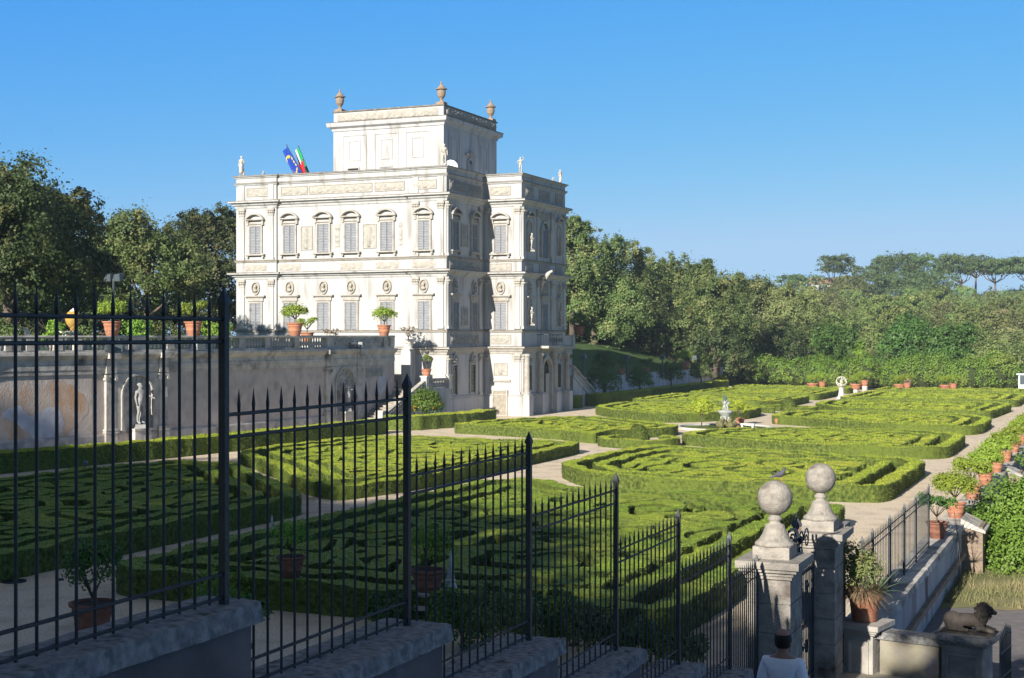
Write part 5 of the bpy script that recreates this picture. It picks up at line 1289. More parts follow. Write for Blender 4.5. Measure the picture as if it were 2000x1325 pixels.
for k in range(4): link('carved_figure',put,fo,(.22*math.cos(k*1.57),.22*math.sin(k*1.57),1.1)).rotation_euler=(0,0,k*1.57)
mb=MB(); mb.lathe([(.2,.75),(.3,.95),(.55,1.35),(.68,1.50),(.62,1.56),(.30,1.6),(.15,1.75)],(0,0,0),18); mb.build('bowl',M['fountainstone'],fo,True,False)
for k in range(3): o=link('carved_figure',put,fo,(.1*math.cos(k*2.1),.1*math.sin(k*2.1),2.0)); o.rotation_euler=(0,0,k*2.1+.5); o.scale=(.85,.85,.95)
mb=MB(); rng=random.Random(5); mb.lathe([(.10,2.2),(.2,2.4),(.12,2.55),(.05,2.65)],(0,0,0),10)
for k in range(9):
    a=k*.7; mb.tube([(0,0,2.4),(.14*math.cos(a),.14*math.sin(a),2.62),(.16*math.cos(a),.16*math.sin(a),2.85+.1*(k%2))],[.05,.04,.01],5)
mb.build('bronze_top',M['bronze'],fo,False,False)
# marble bench beside it
b=ong(1462,836); mb=MB(); mb.box(-.5,.5,-.2,.2,.24,.32); mb.box(-.45,-.3,-.16,.16,0,.24); mb.box(.3,.45,-.16,.16,0,.24)
t=thing('bench',(b[0],b[1]-.2,0),'low white marble bench beside the fountain','bench'); mb.build('seat',M['marble'],t,False,False)
# ---------- armillary sundial
s_=ong(1643,779); t=thing('armillary_sundial',(s_[0],s_[1],0),'armillary sphere of pale rings on a tall white pedestal by the far path','sundial')
mb=MB(); mb.lathe([(.50,0),(.48,.15),(.36,.22),(.30,.4),(.24,.8),(.22,1.0),(.30,1.05),(.30,1.12),(.1,1.15),(.07,1.22)],(0,0,0),8); mb.build('pedestal',M['marble'],t,False,False)
for nm,rot in (('ring',(PI/2,0,.35)),('ring',(PI/2,0,1.9)),('ring',(R(35),.2,.4)),('ring',(R(50),.4,0))):
    vs=[];fs=[];N=32
    for i in range(N):
        for (rr,zz) in ((.49,-.035),(.54,-.035),(.54,.035),(.49,.035)): vs.append((rr*math.cos(2*PI*i/N),rr*math.sin(2*PI*i/N),zz))
    for i in range(N):
        for q in range(4): fs.append((i*4+q,((i+1)%N)*4+q,((i+1)%N)*4+(q+1)%4,i*4+(q+1)%4))
    o=link('ring',mkmesh('ring',vs,fs,M['marble']),t,(0,0,1.74)); o.rotation_euler=rot
mb=MB(); mb.tube([(-.28,0,1.38),(.28,0,2.10)],.03,6); mb.ball((0,0,1.74),.09,10,8); mb.build('gnomon',M['marble'],t,False,False)
# small far urn on the path and stone post
u=onz(1773,768,160); o=link('urn',um,None,(u[0],u[1],0)); tag(o,'small pale urn standing before the far hedge beside the path end','urn')
# ---------- lamp posts with floodlights
def floodlamp(loc,h,label,n=2,group=None,s=1.0):
    t=thing('floodlight_post',loc,label,'lamp',group); mb=MB(); mb.tube([(0,0,0),(0,0,h)],.05*s,8); mb.build('pole',M['lampmetal'],t,False,False)
    for k in range(n):
        o_=(k-(n-1)/2)*.42*s; mb=MB(); mb.add([(o_-.17*s,-.12*s,h-.10*s),(o_+.17*s,-.12*s,h-.10*s),(o_+.17*s,.12*s,h-.02*s),(o_-.17*s,.12*s,h-.02*s),(o_-.12*s,-.08*s,h+.16*s),(o_+.12*s,-.08*s,h+.16*s),(o_+.12*s,.10*s,h+.2*s),(o_-.12*s,.10*s,h+.2*s)],[(0,3,2,1),(4,5,6,7),(0,1,5,4),(1,2,6,5),(2,3,7,6),(3,0,4,7)]); o=mb.build('lamp_head',M['lampmetal'],t,False,False)
        mb=MB(); mb.add([(o_-.15*s,-.13*s,h-.085*s),(o_+.15*s,-.13*s,h-.085*s),(o_+.11*s,-.095*s,h+.14*s),(o_-.11*s,-.095*s,h+.14*s)],[(0,1,2,3)]); mb.build('lens',M['glass'],o,False,False)
    return t
q=onz(222,640,88); floodlamp((q[0],q[1],5.5),EYE+(655-545)*88/F-5.5,'tall dark post with paired floodlights among the left terrace trees',2,None,1.7)
q=onz(222,640,88); mb=MB(); mb.box(-.9,.9,-.05,.05,EYE+(655-565)*88/F-5.5-.0,EYE+(655-565)*88/F-5.45)
for px,Z,lb in ((1139,130,'green lamp post nearest the far stairs on the lawn behind the low wall'),(1224,140,'lamp post on the lawn left of the middle orange tree'),(1294,146,'lamp post on the lawn between the two right-hand orange trees'),(1357,165,'lamp post between the two sunlit citrus pots on the low wall')):
    q=onz(px,722,Z); d=floodlamp((q[0],q[1],2.2),EYE-(704-655)*Z/F-2.2+.25,lb,1,'lamp posts behind the low far wall',1.6)
def spot(px,py,label,rz,m='lampmetal'):
    t_=tn(px); q=W(t_,.25,5.54); t=thing('floodlight',q,label,'lamp','floodlights on the wall ledge',rz)
    mb=MB(); mb.box(-.28,.28,-.10,.10,.06,.48); mb.box(-.22,.22,-.16,-.10,.12,.42); mb.build('housing',M[m],t,False,False)
    mb=MB(); mb.box(-.26,.26,.101,.115,.08,.46); mb.build('lens',M['glass'],t,False,False)
    mb=MB(); mb.box(-.3,-.26,-.05,.05,0,.3);mb.box(.26,.3,-.05,.05,0,.3);mb.box(-.3,.3,-.05,.05,0,.03); mb.build('bracket',M['lampmetal'],t,False,False)
spot(683,672,'black floodlight with a shiny lens on the wall ledge above the right niche',-2.4); spot(697,668,'grey box floodlight beside the black one on the wall ledge',-.7,'lampgrey'); spot(205,675,'black floodlight leaning on the wall ledge left of the left niche',-.4); spot(222,670,'small grey floodlight above the left niche',-2.4,'lampgrey')
spot(386,675,'pale box floodlight on the ledge below the second terracotta pot',-2.0,'lampgrey')
# ochre stone ball on the terrace
q=onz(143,650,84); t=thing('stone_ball',(q[0],q[1],5.5),'ochre ball with a pointed cap on a stepped pedestal, on the terrace among the trees','ornament')
mb=MB(); mb.box(-.75,.75,-.75,.75,0,.35); mb.box(-.45,.45,-.45,.45,.35,1.1); mb.box(-.6,.6,-.6,.6,1.1,1.25); mb.build('pedestal',M['marble'],t,False,False)
mb=MB(); mb.lathe([(.15,1.25),(.20,1.45),(.30,1.55),(.42,1.72),(.47,1.98),(.42,2.22),(.30,2.38),(.18,2.44)],(0,0,0),18); mb.build('ball',M['ochre'],t,True,False)
mb=MB(); mb.lathe([(.24,2.40),(.18,2.48),(.07,2.55),(.02,2.62)],(0,0,0),12); mb.build('cap',M['marble'],t,True,False)
q=onz(40,650,90); t=thing('stone_pedestal',(q[0],q[1],5.5),'pale stepped pedestal on the terrace at the far left','pedestal'); mb=MB(); mb.box(-.7,.7,-.6,.6,0,.6); mb.add([(-.65,-.55,.6),(.65,-.55,.6),(.65,.55,.6),(-.65,.55,.6),(-.3,-.3,1.5),(.3,-.3,1.5),(.3,.3,1.5),(-.3,.3,1.5)],[(4,5,6,7),(0,1,5,4),(1,2,6,5),(2,3,7,6),(3,0,4,7)]); mb.build('block',M['marble'],t,False,False)
# foreground furnishings on the gravel
def drain(px,py,r_,label):
    q=ong(px,py); mb=MB(); mb.lathe([(r_,0),(r_,.03),(r_*.9,.035),(.02,.03)],(0,0,0),24)
    for k in range(5): mb.box(-r_*.7,r_*.7,-r_*.6+k*r_*.3,-r_*.52+k*r_*.3,.035,.045)
    vs=[(v[0],v[1],v[2]) for v in mb.v]; o=link('drain_cover',mkmesh('drain_cover',vs,mb.f,M['iron']),None,(q[0],q[1],0)); tag(o,label,'drain cover')
drain(27,1137,.32,'round dark drain cover in the shaded gravel at the far left'); drain(117,1134,.10,'tiny round valve cover in the gravel right of the drain cover')
def gardenlamp(px,py,label):
    q=ong(px,py); t=thing('garden_lamp',(q[0],q[1],0),label,'lamp'); mb=MB(); mb.tube([(0,0,0),(0,0,.45)],.04,8); mb.build('stem',M['lampmetal'],t,False,False); mb=MB(); mb.ball((0,0,.55),.13,14,10); mb.build('globe',M['glass'],t,True,False)
gardenlamp(166,928,'small round glass garden lamp beside the left hedge path')
q=ong(531,1040,.6); mb=MB(); mb.tube([(0,0,.5),(0,0,.95)],.025,8); mb.tube([(0,0,.95),(0,0,1.0),(0,0,1.12)],[.035,.03,.008],8)
mb.tube([(0,0,0),(0,0,.5)],.02,8); o=link('water_sprinkler',mkmesh('water_sprinkler',mb.v,mb.f,M['lampgrey']),None,(q[0],q[1],0)); tag(o,'thin pale sprinkler rod rising from the shaded hedge','sprinkler')
q=ong(880,1205); t=thing('obelisk',(q[0],q[1],0),'small pale stone obelisk finial among the shaded shrubs','ornament')
mb=MB(); mb.box(-.16,.16,-.16,.16,0,.55); mb.lathe([(.12,.55),(.17,.65),(.13,.75),(.10,.8),(.13,.84),(.07,.9)],(0,0,0),10); mb.tube([(0,0,.9),(0,0,1.5)],[.10,.012],4); mb.build('shaft',M['marble'],t,False,False)
q=ong(850,1215); t=thing('stone_bench',(q[0],q[1],0),'broken white marble slab lying on a low block near the obelisk','bench',None,.5)
mb=MB(); mb.box(-.5,.5,-.25,.25,.30,.40); mb.box(-.3,.3,-.15,.15,0,.3); mb.build('slab',M['marble'],t,False,False)
fo.scale=(1,1,1)
for c in fo.children:
    if c.name.split('.')[0] in ('carved_figure','bowl','bronze_top','rocks'): c.scale=(c.scale[0]*.82,c.scale[1]*.82,c.scale[2]*.80); c.location=(c.location[0]*.82,c.location[1]*.82,c.location[2]*.80)
# ---------- trees, shrubs and pots
def trunkmesh(h,r,nl,rng,spread=2.0,start=.35,m='bark'):
    mb=MB(); pts=[(0,0,-.3)]; x=y=0
    for k in range(1,5): x+=rng.uniform(-.06,.06)*h*.2; y+=rng.uniform(-.06,.06)*h*.2; pts.append((x,y,h*k/4))
    mb.tube(pts,[r*1.25,r,r*.8,r*.6,r*.35],9)
    for k in range(nl):
        t=start+(.95-start)*k/max(1,nl-1); a=k*2.4+rng.uniform(-.4,.4); z=h*t; s=spread*(1.1-.4*t)
        i=min(int(t*4),3); px=pts[i+1][0];py=pts[i+1][1]
        mb.tube([(px*.8,py*.8,z),(px+s*.5*math.cos(a),py+s*.5*math.sin(a),z+s*.35),(px+s*math.cos(a),py+s*math.sin(a),z+s*.8)],[r*.45,r*.28,r*.1],6)
    return mb
def tree(name,label,group,loc,lobes,n,size,leafm,h,r,seed,trunkm='bark',clump=.28,per=40,nl=6,spread=2.0,rz=0,cat='tree',shell=.78,flat=1.0,start=.35,droop=0):
    rng=np.random.default_rng(seed); t=thing(name,loc,label,cat,group,rz)
    V=leaves(lobes,n,size,rng,clump,shell,per,droop=droop,flat=flat)
    link('crown',fastmesh('crown',V,4,M[leafm]),t)
    mb=trunkmesh(h,r,nl,random.Random(seed),spread,start); link('trunk',mkmesh('trunk',mb.v,mb.f,M[trunkm],True),t)
    return t
def crownlobes(seed,w,h,z0,n=9,spiky=0):
    """uneven lobes filling a crown of width w between z0 and z0+h"""
    rg=random.Random(seed); L=[((0,0,z0+h*.5),(w*.34,w*.34,h*.40))]
    for k in range(n):
        a=k*2.4+rg.uniform(-.5,.5); t=rg.uniform(.12,.85); rr=w*.5*math.sqrt(max(.1,1-(2*t-.85)**2*.9))*rg.uniform(.55,.78)
        s=w*rg.uniform(.14,.22); L.append(((rr*math.cos(a),rr*math.sin(a),z0+h*t),(s*1.1,s*1.1,s*rg.uniform(.9,1.4))))
    for k in range(spiky):
        a=rg.uniform(0,6.28); rr=w*.28*rg.random()**.5; s=w*rg.uniform(.07,.11); L.append(((rr*math.cos(a),rr*math.sin(a),z0+h*rg.uniform(.78,.90)),(s,s,s*rg.uniform(1.3,2.0))))
    return L
def ctop(py,Z,gz): return EYE+(655-py)*Z/F-gz     # height of a treetop seen at row py
# --- left terrace trees
def oakat(px,Z,py,wpx,gz,label,seed,leafm='darkoak',n=15000,size=.30,grp=None,z0=2.2,spiky=6,nm='holm_oak',clump=.22,per=45):
    q=onz(px,655,Z); h=ctop(py,Z,gz); w_=wpx*Z/F
    return tree(nm,label,grp,(q[0],q[1],gz),crownlobes(seed,w_,h-z0,z0,13,spiky),int(n*1.8),size*.74,leafm,h*.7,.35,seed,nl=8,spread=w_*.25,clump=clump,per=int(per*1.5))
oakat(20,88,345,330,5.5,'large dark holm oak at the left edge of the photo',31,n=34000,size=.27,z0=2.4)
oakat(120,95,385,230,5.5,'dark ragged holm oak just right of the largest one at the left edge',32,n=24000,size=.27,z0=3.0,spiky=8)
oakat(285,116,445,240,5.5,'wide olive-green oak with a rounded top between the dark oak and the villa',33,'oak',n=26000,size=.28,z0=1.8,spiky=10)
oakat(415,135,418,210,5.5,'deep green tree touching the left side of the villa',34,'darkoak',n=22000,size=.32,z0=2.0,spiky=10)
oakat(200,150,470,200,5.5,'shaded tree filling the gap behind the left oaks',35,'darkoak',n=9000,size=.45,z0=1.0)
oakat(-60,120,420,240,5.5,'dark tree behind the left edge of the photo',36,'darkoak',n=9000,size=.45,z0=1.0)
# a lightly wooded line behind the terrace so no gap opens under the crowns
for i,(px,Z) in enumerate(((60,125),(150,128),(250,140),(340,142),(430,150),(20,140))):
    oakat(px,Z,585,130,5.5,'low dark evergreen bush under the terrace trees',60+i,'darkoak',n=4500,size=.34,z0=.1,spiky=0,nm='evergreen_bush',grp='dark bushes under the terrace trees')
# --- trees right of the villa
RT=[(1118,175,405,110,5.5,'tall olive-tipped oak rising behind the right edge of the villa','oak',12000,.36),
 (1160,178,455,200,3.5,'broad holm oak next to the villa wing, lit tips and a dark base','oak',24000,.33),
 (1225,186,475,150,3.5,'holm oak in the middle of the dark group right of the villa','oak',15000,.34),
 (1290,215,505,170,3.0,'olive-topped oak rising behind the gap in the tree group','oak',14000,.42),
 (1345,190,505,150,2.5,'tall sunlit holm oak in the middle of the right tree line','oak',19000,.33),
 (1400,180,535,150,2.0,'sunlit holm oak right beside the tallest of the middle pair','oak',16000,.34),
 (1465,215,538,140,.5,'grey-green oak behind the laurel hedge, left of the sumacs','oak',13000,.42),
 (1545,205,552,150,0,'rounded green oak hung with creeper above the laurel hedge','olive',15000,.38),
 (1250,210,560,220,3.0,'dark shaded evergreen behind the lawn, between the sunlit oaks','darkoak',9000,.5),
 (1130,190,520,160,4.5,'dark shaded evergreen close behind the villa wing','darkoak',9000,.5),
 (1440,235,560,150,0,'distant oak filling the skyline between two sunlit oaks','oak',8000,.5)]
for i,(px,Z,py,wp,gz,lb,lm,n,s) in enumerate(RT):
    oakat(px,Z,py,wp,gz,lb,80+i,lm,n=n,size=s,z0=.2,spiky=14)
for i,(px,Z) in enumerate(((1150,188),(1210,200),(1270,210),(1330,220),(1396,176),(1310,184),(1440,205),(1500,200),(1560,196))):
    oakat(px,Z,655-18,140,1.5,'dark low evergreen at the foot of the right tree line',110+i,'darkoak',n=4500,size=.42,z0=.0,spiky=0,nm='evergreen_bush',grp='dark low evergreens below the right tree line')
# --- laurel hedge closing the garden
def bigband(line,wd,h,label,seed,leafm,n,size,nm='tall_hedge'):
    rng=np.random.default_rng(seed); L=[];
    ln=Line(line); T=ln.L[-1]; k=int(T/1.6)
    for i in range(k+1):
        q,d=ln.at(T*i/k); hh=h*(1+.10*math.sin(i*1.3+seed)+.06*math.sin(i*2.9)); L.append(((q.x-line[0][0],q.y-line[0][1],hh*.48),(1.5,wd*.5,hh*.54)))
    t=thing(nm,(line[0][0],line[0][1],0),label,'hedge'); V=leaves(L,n,size,rng,.20,.86,25); V[:,:,2]=np.maximum(V[:,:,2],.02)
    link('foliage',fastmesh('foliage',V,4,M[leafm]),t)
    mb=MB()
    for (c,r_) in L: mb.ball(c,1,8,6,r_[2]*.82,r_[0]*.82,r_[1]*.82)
    mb2=[(v) for v in mb.v]; link('inner_twigs',mkmesh('inner_twigs',mb2,mb.f,M['hedgecore'],True),t)
    return t
def lp(*pts): return [onz(px,700,Z)[:2] for px,Z in pts]
bigband(lp((1450,186),(1530,178),(1625,172)),3.0,3.4,'ivy-covered tall hedge at the left end of the garden boundary',41,'laurel',15000,.20)
bigband(lp((1600,169),(1690,166)),2.6,3.6,'bright laurel hedge behind the first pair of terracotta tubs and the sundial',42,'laurel',10000,.18)
bigband(lp((1745,165),(1830,163),(1920,162),(1972,163)),3.2,3.9,'broad bright laurel hedge behind the right-hand terracotta tubs',43,'laurel',26000,.18)
bigband(lp((1990,167),(2040,166),(2110,165)),3.0,3.0,'laurel hedge behind the kiosk',44,'laurel',5000,.22)
# --- plants just behind the hedge
def bush(px,Z,py,wpx,gz,label,seed,lm,n,size,grp=None,nm='shrub',z0=0,cat='shrub',clump=.25,nlobe=8,flat=1.0):
    q=onz(px,655,Z); h=ctop(py,Z,gz); w_=wpx*Z/F
    return tree(nm,label,grp,(q[0],q[1],gz),crownlobes(seed,w_,h-z0,z0,nlobe,0),n,size,lm,h*.6,.12,seed,clump=clump,cat=cat,nl=5,spread=w_*.2,per=25,flat=flat)
bush(1630,178,646,110,0,'dark green sumac-like tree left of the pointed cypress',51,'deepleaf',9000,.30,nm='sumac_tree',cat='tree',z0=1.2)
bush(1790,176,622,130,0,'dark green sumac-like tree right of the pointed cypress',52,'deepleaf',11000,.30,nm='sumac_tree',cat='tree',z0=.8)
bush(1858,174,640,100,0,'smaller dark green sumac-like tree with a pale forked trunk',53,'deepleaf',8000,.30,nm='sumac_tree',cat='tree',z0=1.6)
q=onz(1680,655,172); tree('cypress','narrow yellow-green cypress behind the laurel hedge',None,(q[0],q[1],0),[((0,0,1.6),(1.4,1.4,2.0)),((0,0,3.2),(1.0,1.0,1.8)),((0,0,4.6),(.6,.6,1.4)),((0,0,5.4),(.3,.3,.9))],6000,.2,'brightleaf',4,.12,54,clump=.15)
bush(1985,165,670,110,0,'dark rounded bush at the right edge above the kiosk',55,'oak',7000,.26)
bush(1935,172,690,120,0,'pale scrubby bush behind the right part of the laurel hedge',56,'olive',6000,.25)
# --- wooded hillside: four kinds copied over the slope
protos=[]
for i,(lm,w_,h,sz,n) in enumerate((('hillgreen',11,8.5,.42,6800),('olive',12,7.5,.42,6800),('hillgreen',9,9.5,.4,6000),('oak',9,8,.42,5500))):
    protos.append((tree('hillside_tree','x','trees on the wooded hillside',(0,0,0),crownlobes(130+i,w_,h,.3,11,2),n,sz,lm,h*.6,.25,130+i,nl=4,clump=.25,per=30),[False],w_,h))
rg=random.Random(12); HL=['rounded green tree on the wooded hillside behind the garden','pale olive-grey tree on the wooded hillside behind the garden','tall green tree on the wooded hillside behind the garden','dark green tree on the wooded hillside behind the garden']
for row,Z in enumerate((196,212,230,250,272,298,328,360,395,428)):
    x=1380 if Z<260 else 1300
    x+= (row%2)*40
    while x<2090:
        if not (Z<215 and x<1560):
            k=rg.choices([0,1,2,3],[4,4,2,1])[0]; pr,us,w_,h=protos[k]
            s=rg.uniform(.66,1.16)*(.62 if Z<215 else .8 if Z<240 else 1.0); q=onz(x+rg.uniform(-12,12),655,Z+rg.uniform(-7,7)); gz=hillz(q[0],q[1]) if Z>188 else 0
            if Z>340: s*=.72
            place(pr,us,(q[0],q[1],gz-.4),rg.uniform(0,6.28),s,HL[k],'trees on the wooded hillside')
        x+=w_*.62/Z*F*rg.uniform(.75,1.05) if 'w_' in dir() else 60
# --- pines on the ridge
def umbrella(px,Z,ptop,pbase,wpx,label,seed,n=5000,thick=.28,nm='umbrella_pine'):
    q=onz(px,655,Z); gz=hillz(q[0],q[1]); gz=max(gz-1,EYE+(655-pbase)*Z/F-3) ; H_=EYE+(655-ptop)*Z/F-gz; w_=wpx*Z/F
    rgx=random.Random(seed); L=[]
    for k in range(9):
        a=k*2.4; rr=w_*.36*(k/8)**.5; L.append(((rr*math.cos(a),rr*math.sin(a),H_*(1-thick*.55)+rgx.uniform(-.04,.02)*H_),(w_*.2,w_*.2,H_*thick*.42)))
    rng=np.random.default_rng(seed); t=thing(nm,(q[0],q[1],gz),label,'tree','pines on the hilltop')
    link('crown',fastmesh('crown',leaves(L,n,.5,rng,.22,.8,25,flat=.6),4,M['pine']),t)
    mb=MB(); lean=rgx.uniform(-.05,.05)*H_; hb=H_*(1-thick); mb.tube([(0,0,-.5),(lean*.4,0,hb*.5),(lean,0,hb)],[.42,.34,.25],8)
    for k in range(7): a=k*2.1; c=L[k+1][0]; mb.tube([(lean*.8,0,hb*.78),(c[0]*.55+lean*.4,c[1]*.55,hb*.98),(c[0],c[1],c[2])],[.18,.13,.06],5)
    link('trunk',mkmesh('trunk',mb.v,mb.f,M['pinebark'],True),t); return t
umbrella(1632,430,494,574,80,'lone umbrella pine with a leaning pale trunk, left on the hilltop',71,5500,.5)
umbrella(1875,430,492,566,120,'umbrella pine right of the dense pine cluster on the hilltop',72,8000,.58)
umbrella(1945,425,500,568,125,'wide flat umbrella pine with bare trunks near the right edge of the hilltop',73,9000,.50)
umbrella(2010,420,498,568,130,'wide flat umbrella pine cut by the right edge of the photo',74,9000,.50)
umbrella(1905,450,505,566,90,'smaller umbrella pine in the gap between two wide ones on the hilltop',75,3000,.35)
umbrella(1560,430,533,566,105,'low spreading cedar with flat dark layers on the hilltop, left of the lone pine',76,5000,.75,'cedar')
for i,(px,pt,wp,lb) in enumerate(((1722,493,62,'tall rounded pine at the left of the dense hilltop cluster'),(1795,488,60,'tallest rounded pine of the dense hilltop cluster'),(1758,500,80,'broad dense pine in the middle of the hilltop cluster'),(1820,520,80,'dense pine at the right foot of the hilltop cluster'),(1690,525,70,'low dense pine at the left foot of the hilltop cluster'),(1655,540,60,'bright green rounded tree beside the lone pine trunk'),(1770,540,110,'wide low pine in front of the hilltop cluster'))):
    q=onz(px,655,425-i*3); gz=hillz(q[0],q[1])-.5; h=ctop(pt,425-i*3,gz); w_=wp*425/F*1.2
    tree('hilltop_pine',lb,'pines on the hilltop',(q[0],q[1],gz),crownlobes(150+i,w_,h*.9,h*.1,10,3),7000,.5,'hillgreen' if i==5 else 'pine',h*.6,.35,150+i,'pinebark',clump=.22,per=25,flat=.7)
q=onz(1612,655,440); mb=MB(); mb.box(-5,5,-3,3,0,5); t=thing('distant_house',(q[0],q[1],hillz(q[0],q[1])+3),'small distant house with a pale terracotta roof among the hilltop trees','house'); mb.build('wall',M['stucco'],t,False,False)
mb=MB(); mb.add([(-5.5,-3.5,5),(5.5,-3.5,5),(5.5,3.5,5),(-5.5,3.5,5),(-5,0,7),(5,0,7)],[(0,1,5,4),(2,3,4,5),(0,4,3),(1,2,5)]); mb.build('roof',M['rooftile'],t,False,False)
# --- orange trees in front of the low wall, and by the stairs
def standard(px,py,Z,r_,h,label,lm,seed,n=2600,size=.13,oranges=0,group=None):
    q=onz(px,655,Z); t=thing('orange_tree',(q[0],q[1],0),label,'tree',group)
    rng=np.random.default_rng(seed); V=leaves([((0,0,h-r_),(r_,r_,r_*.92)),((.3*r_,.2*r_,h-r_*1.1),(r_*.75,r_*.75,r_*.7)),((-.35*r_,-.1*r_,h-r_*.9),(r_*.7,r_*.7,r_*.7))],n,size,rng,.2,.82,20)
    link('crown',fastmesh('crown',V,4,M[lm]),t)
    mb=MB(); mb.tube([(0,0,-.1),(.04,0,h*.3),(0,.03,h-r_)],[.11,.09,.05],8)
    for k in range(4): mb.tube([(0,0,h*.45),(.5*r_*math.cos(k*1.6),.5*r_*math.sin(k*1.6),h-r_*.9)],[.05,.02],5)
    link('trunk',mkmesh('trunk',mb.v,mb.f,M['bark'],True),t)
    if oranges:
        mb=MB()
        for k in range(oranges):
            d=rng.normal(size=3); d/=np.linalg.norm(d); d[2]=d[2]*.7-.1; mb.ball((d[0]*r_*1.0,d[1]*r_*1.0,h-r_+d[2]*r_*.95),.05,7,5)
        link('oranges',mkmesh('oranges',mb.v,mb.f,M['orange'],True),t)
    return t
standard(833,765,101,1.02,2.6,'round orange tree with fruit beside the stair balustrade at the villa corner','orangeleaf',161,7000,.12,30)
OG='dark round trees in front of the low far wall'
standard(1178,745,134,1.6,3.6,'largest dark round tree by the foot of the far stairs','deepleaf',162,3500,.16,0,OG)
standard(1181,700,135,1.0,5.0,'dark treetop rising above the largest round tree by the far stairs','deepleaf',166,1800,.16,0,OG)
standard(1249,735,141,1.25,3.3,'dark round tree, second from the far stairs, in front of the low wall','deepleaf',163,2800,.16,0,OG)
standard(1310,735,151,1.3,3.7,'dark round tree, third from the far stairs, in front of the low wall','deepleaf',164,2800,.16,0,OG)
standard(1369,725,163,1.2,3.3,'olive round tree at the far end of the low wall','oak',165,2600,.16,0,OG)
bush(1407,180,735,40,0,'small bright shrub at the end of the low wall',167,'citrus',1500,.2)
# --- terracotta pots with citrus
POTP=[(.30,0),(.31,.05),(.33,.07),(.36,.25),(.385,.27),(.385,.31),(.375,.33),(.42,.52),(.44,.54),(.44,.58),(.43,.60),(.45,.66),(.50,.67),(.51,.74),(.45,.745),(.44,.68)]
def potmesh(m):
    mb=MB(); mb.lathe(POTP,(0,0,0),24,cap=False); mb.lathe([(.01,0.0),(.30,0)],(0,0,0),24,cap=False); return mkmesh('pot',mb.v,mb.f,M[m],True)
pm_={k:potmesh(k) for k in ('terra','olddarkpot')}
mb=MB(); mb.lathe([(.01,.69),(.45,.68)],(0,0,0),20,cap=False); soilm=mkmesh('soil',mb.v,mb.f,M['soil'])
def citruscrown(seed,r_,hh,n,size,m,z=.75,stem=.25,clump=.25,sparse=False):
    rng=np.random.default_rng(seed); rg=random.Random(seed); L=[((0,0,z+stem+hh*.5),(r_*.8,r_*.8,hh*.5))]
    for k in range(7): a=k*2.4; L.append(((r_*.62*math.cos(a),r_*.62*math.sin(a),z+stem+hh*rg.uniform(.35,.8)),(r_*.35,r_*.35,hh*.28)))
    if sparse: L=L[1:]
    V=leaves(L,n,size,rng,clump,.7,12,stray=.12)
    mb=MB(); mb.tube([(0,0,z-.1),(.02,.02,z+stem)],[.045,.035],7)
    for k in range(7): c=L[min(k+(0 if sparse else 1),len(L)-1)][0]; mb.tube([(.02,.02,z+stem*.8),(c[0]*.5,c[1]*.5,z+stem+hh*.3),c],[.028,.018,.006],5)
    return fastmesh('crown',V,4,M[m]),mkmesh('trunk',mb.v,mb.f,M['bark'],True)
def potted(loc,s,label,group,cm,pot='terra',name='potted_citrus'):
    t=thing(name,loc,label,'potted plant',group,random.random()*6); t.scale=(s,s,s)
    link('pot',pm_[pot],t); link('soil',soilm,t); link('crown',cm[0],t); link('trunk',cm[1],t); return t
cA=citruscrown(201,.85,.75,2600,.085,'citrus'); cB=citruscrown(202,1.0,.9,3000,.085,'citrus'); cC=citruscrown(203,.8,.8,1300,.09,'citrus',sparse=True); cD=citruscrown(204,.7,.9,1800,.08,'deepleaf'); cE=citruscrown(205,.95,.95,1600,.10,'deepleaf',sparse=True)
TP='terracotta citrus pots on the terrace balustrade'
for px,s,c,lb in ((220,1.15,cA,'terracotta citrus pot on the balustrade above the left niche, behind the railing'),(379,1.2,cC,'terracotta pot with sparse citrus on the balustrade, second from the left'),(578,1.22,cA,'large terracotta pot with a spreading citrus on the balustrade, in front of the villa'),(751,1.12,cB,'terracotta citrus pot standing alone on the right end of the balustrade')):
    q=W(tn(px),-.06,6.48); potted(q,s*.93,lb,TP,c)
cH=citruscrown(220,1.12,1.1,5200,.10,'citrus'); cJ=citruscrown(221,1.05,1.0,4200,.10,'citrus',stem=.35,sparse=True)
q=onz(600,655,101); potted((q[0],q[1],5.95),1.0,'smaller terracotta pot half hidden behind the large one on the terrace',TP,cC); mb=MB(); mb.box(-.35,.35,-.35,.35,5.45,5.95); mb.top('pedestal',M['marble'],(0,0,0),'x','pedestal') if False else None
t=thing('pedestal',(q[0],q[1],5.48),'small stone block under the half hidden terrace pot','pedestal'); mb=MB(); mb.box(-.4,.4,-.4,.4,0,.42); mb.box(-.45,.45,-.45,.45,.42,.47); mb.build('block',M['marble'],t,False,False)
cdry=citruscrown(206,.75,.7,500,.09,'deadleaf',sparse=True); 
q=ony(796,95.8); t=thing('dry_shrub',(q[0]+.0,95.9,6.15),'greyish dry plant in a stone vase above the stairs, against the white villa wall','potted plant'); mb=MB(); mb.lathe([(.45,-.75),(.45,-.65),(.3,-.6),(.38,-.3),(.5,-.1),(.48,.05)],(0,0,0),14); mb.build('vase',M['marble'],t,True,False); link('crown',cdry[0],t,(0,0,-.75)); link('trunk',cdry[1],t,(0,0,-.75))
mb=MB(); mb.box(q[0]-.4,q[0]+.4,95.5,96.3,2.4,5.4); mb.build('vase_pier',M['stucco'],st)
q=W(tn(690),-1.8,5.5); t=thing('dry_shrub',q,'small grey dry shrub showing above the balustrade left of the lone pot','shrub'); link('crown',cdry[0],t,(0,0,-.3)); link('trunk',cdry[1],t,(0,0,-.3))
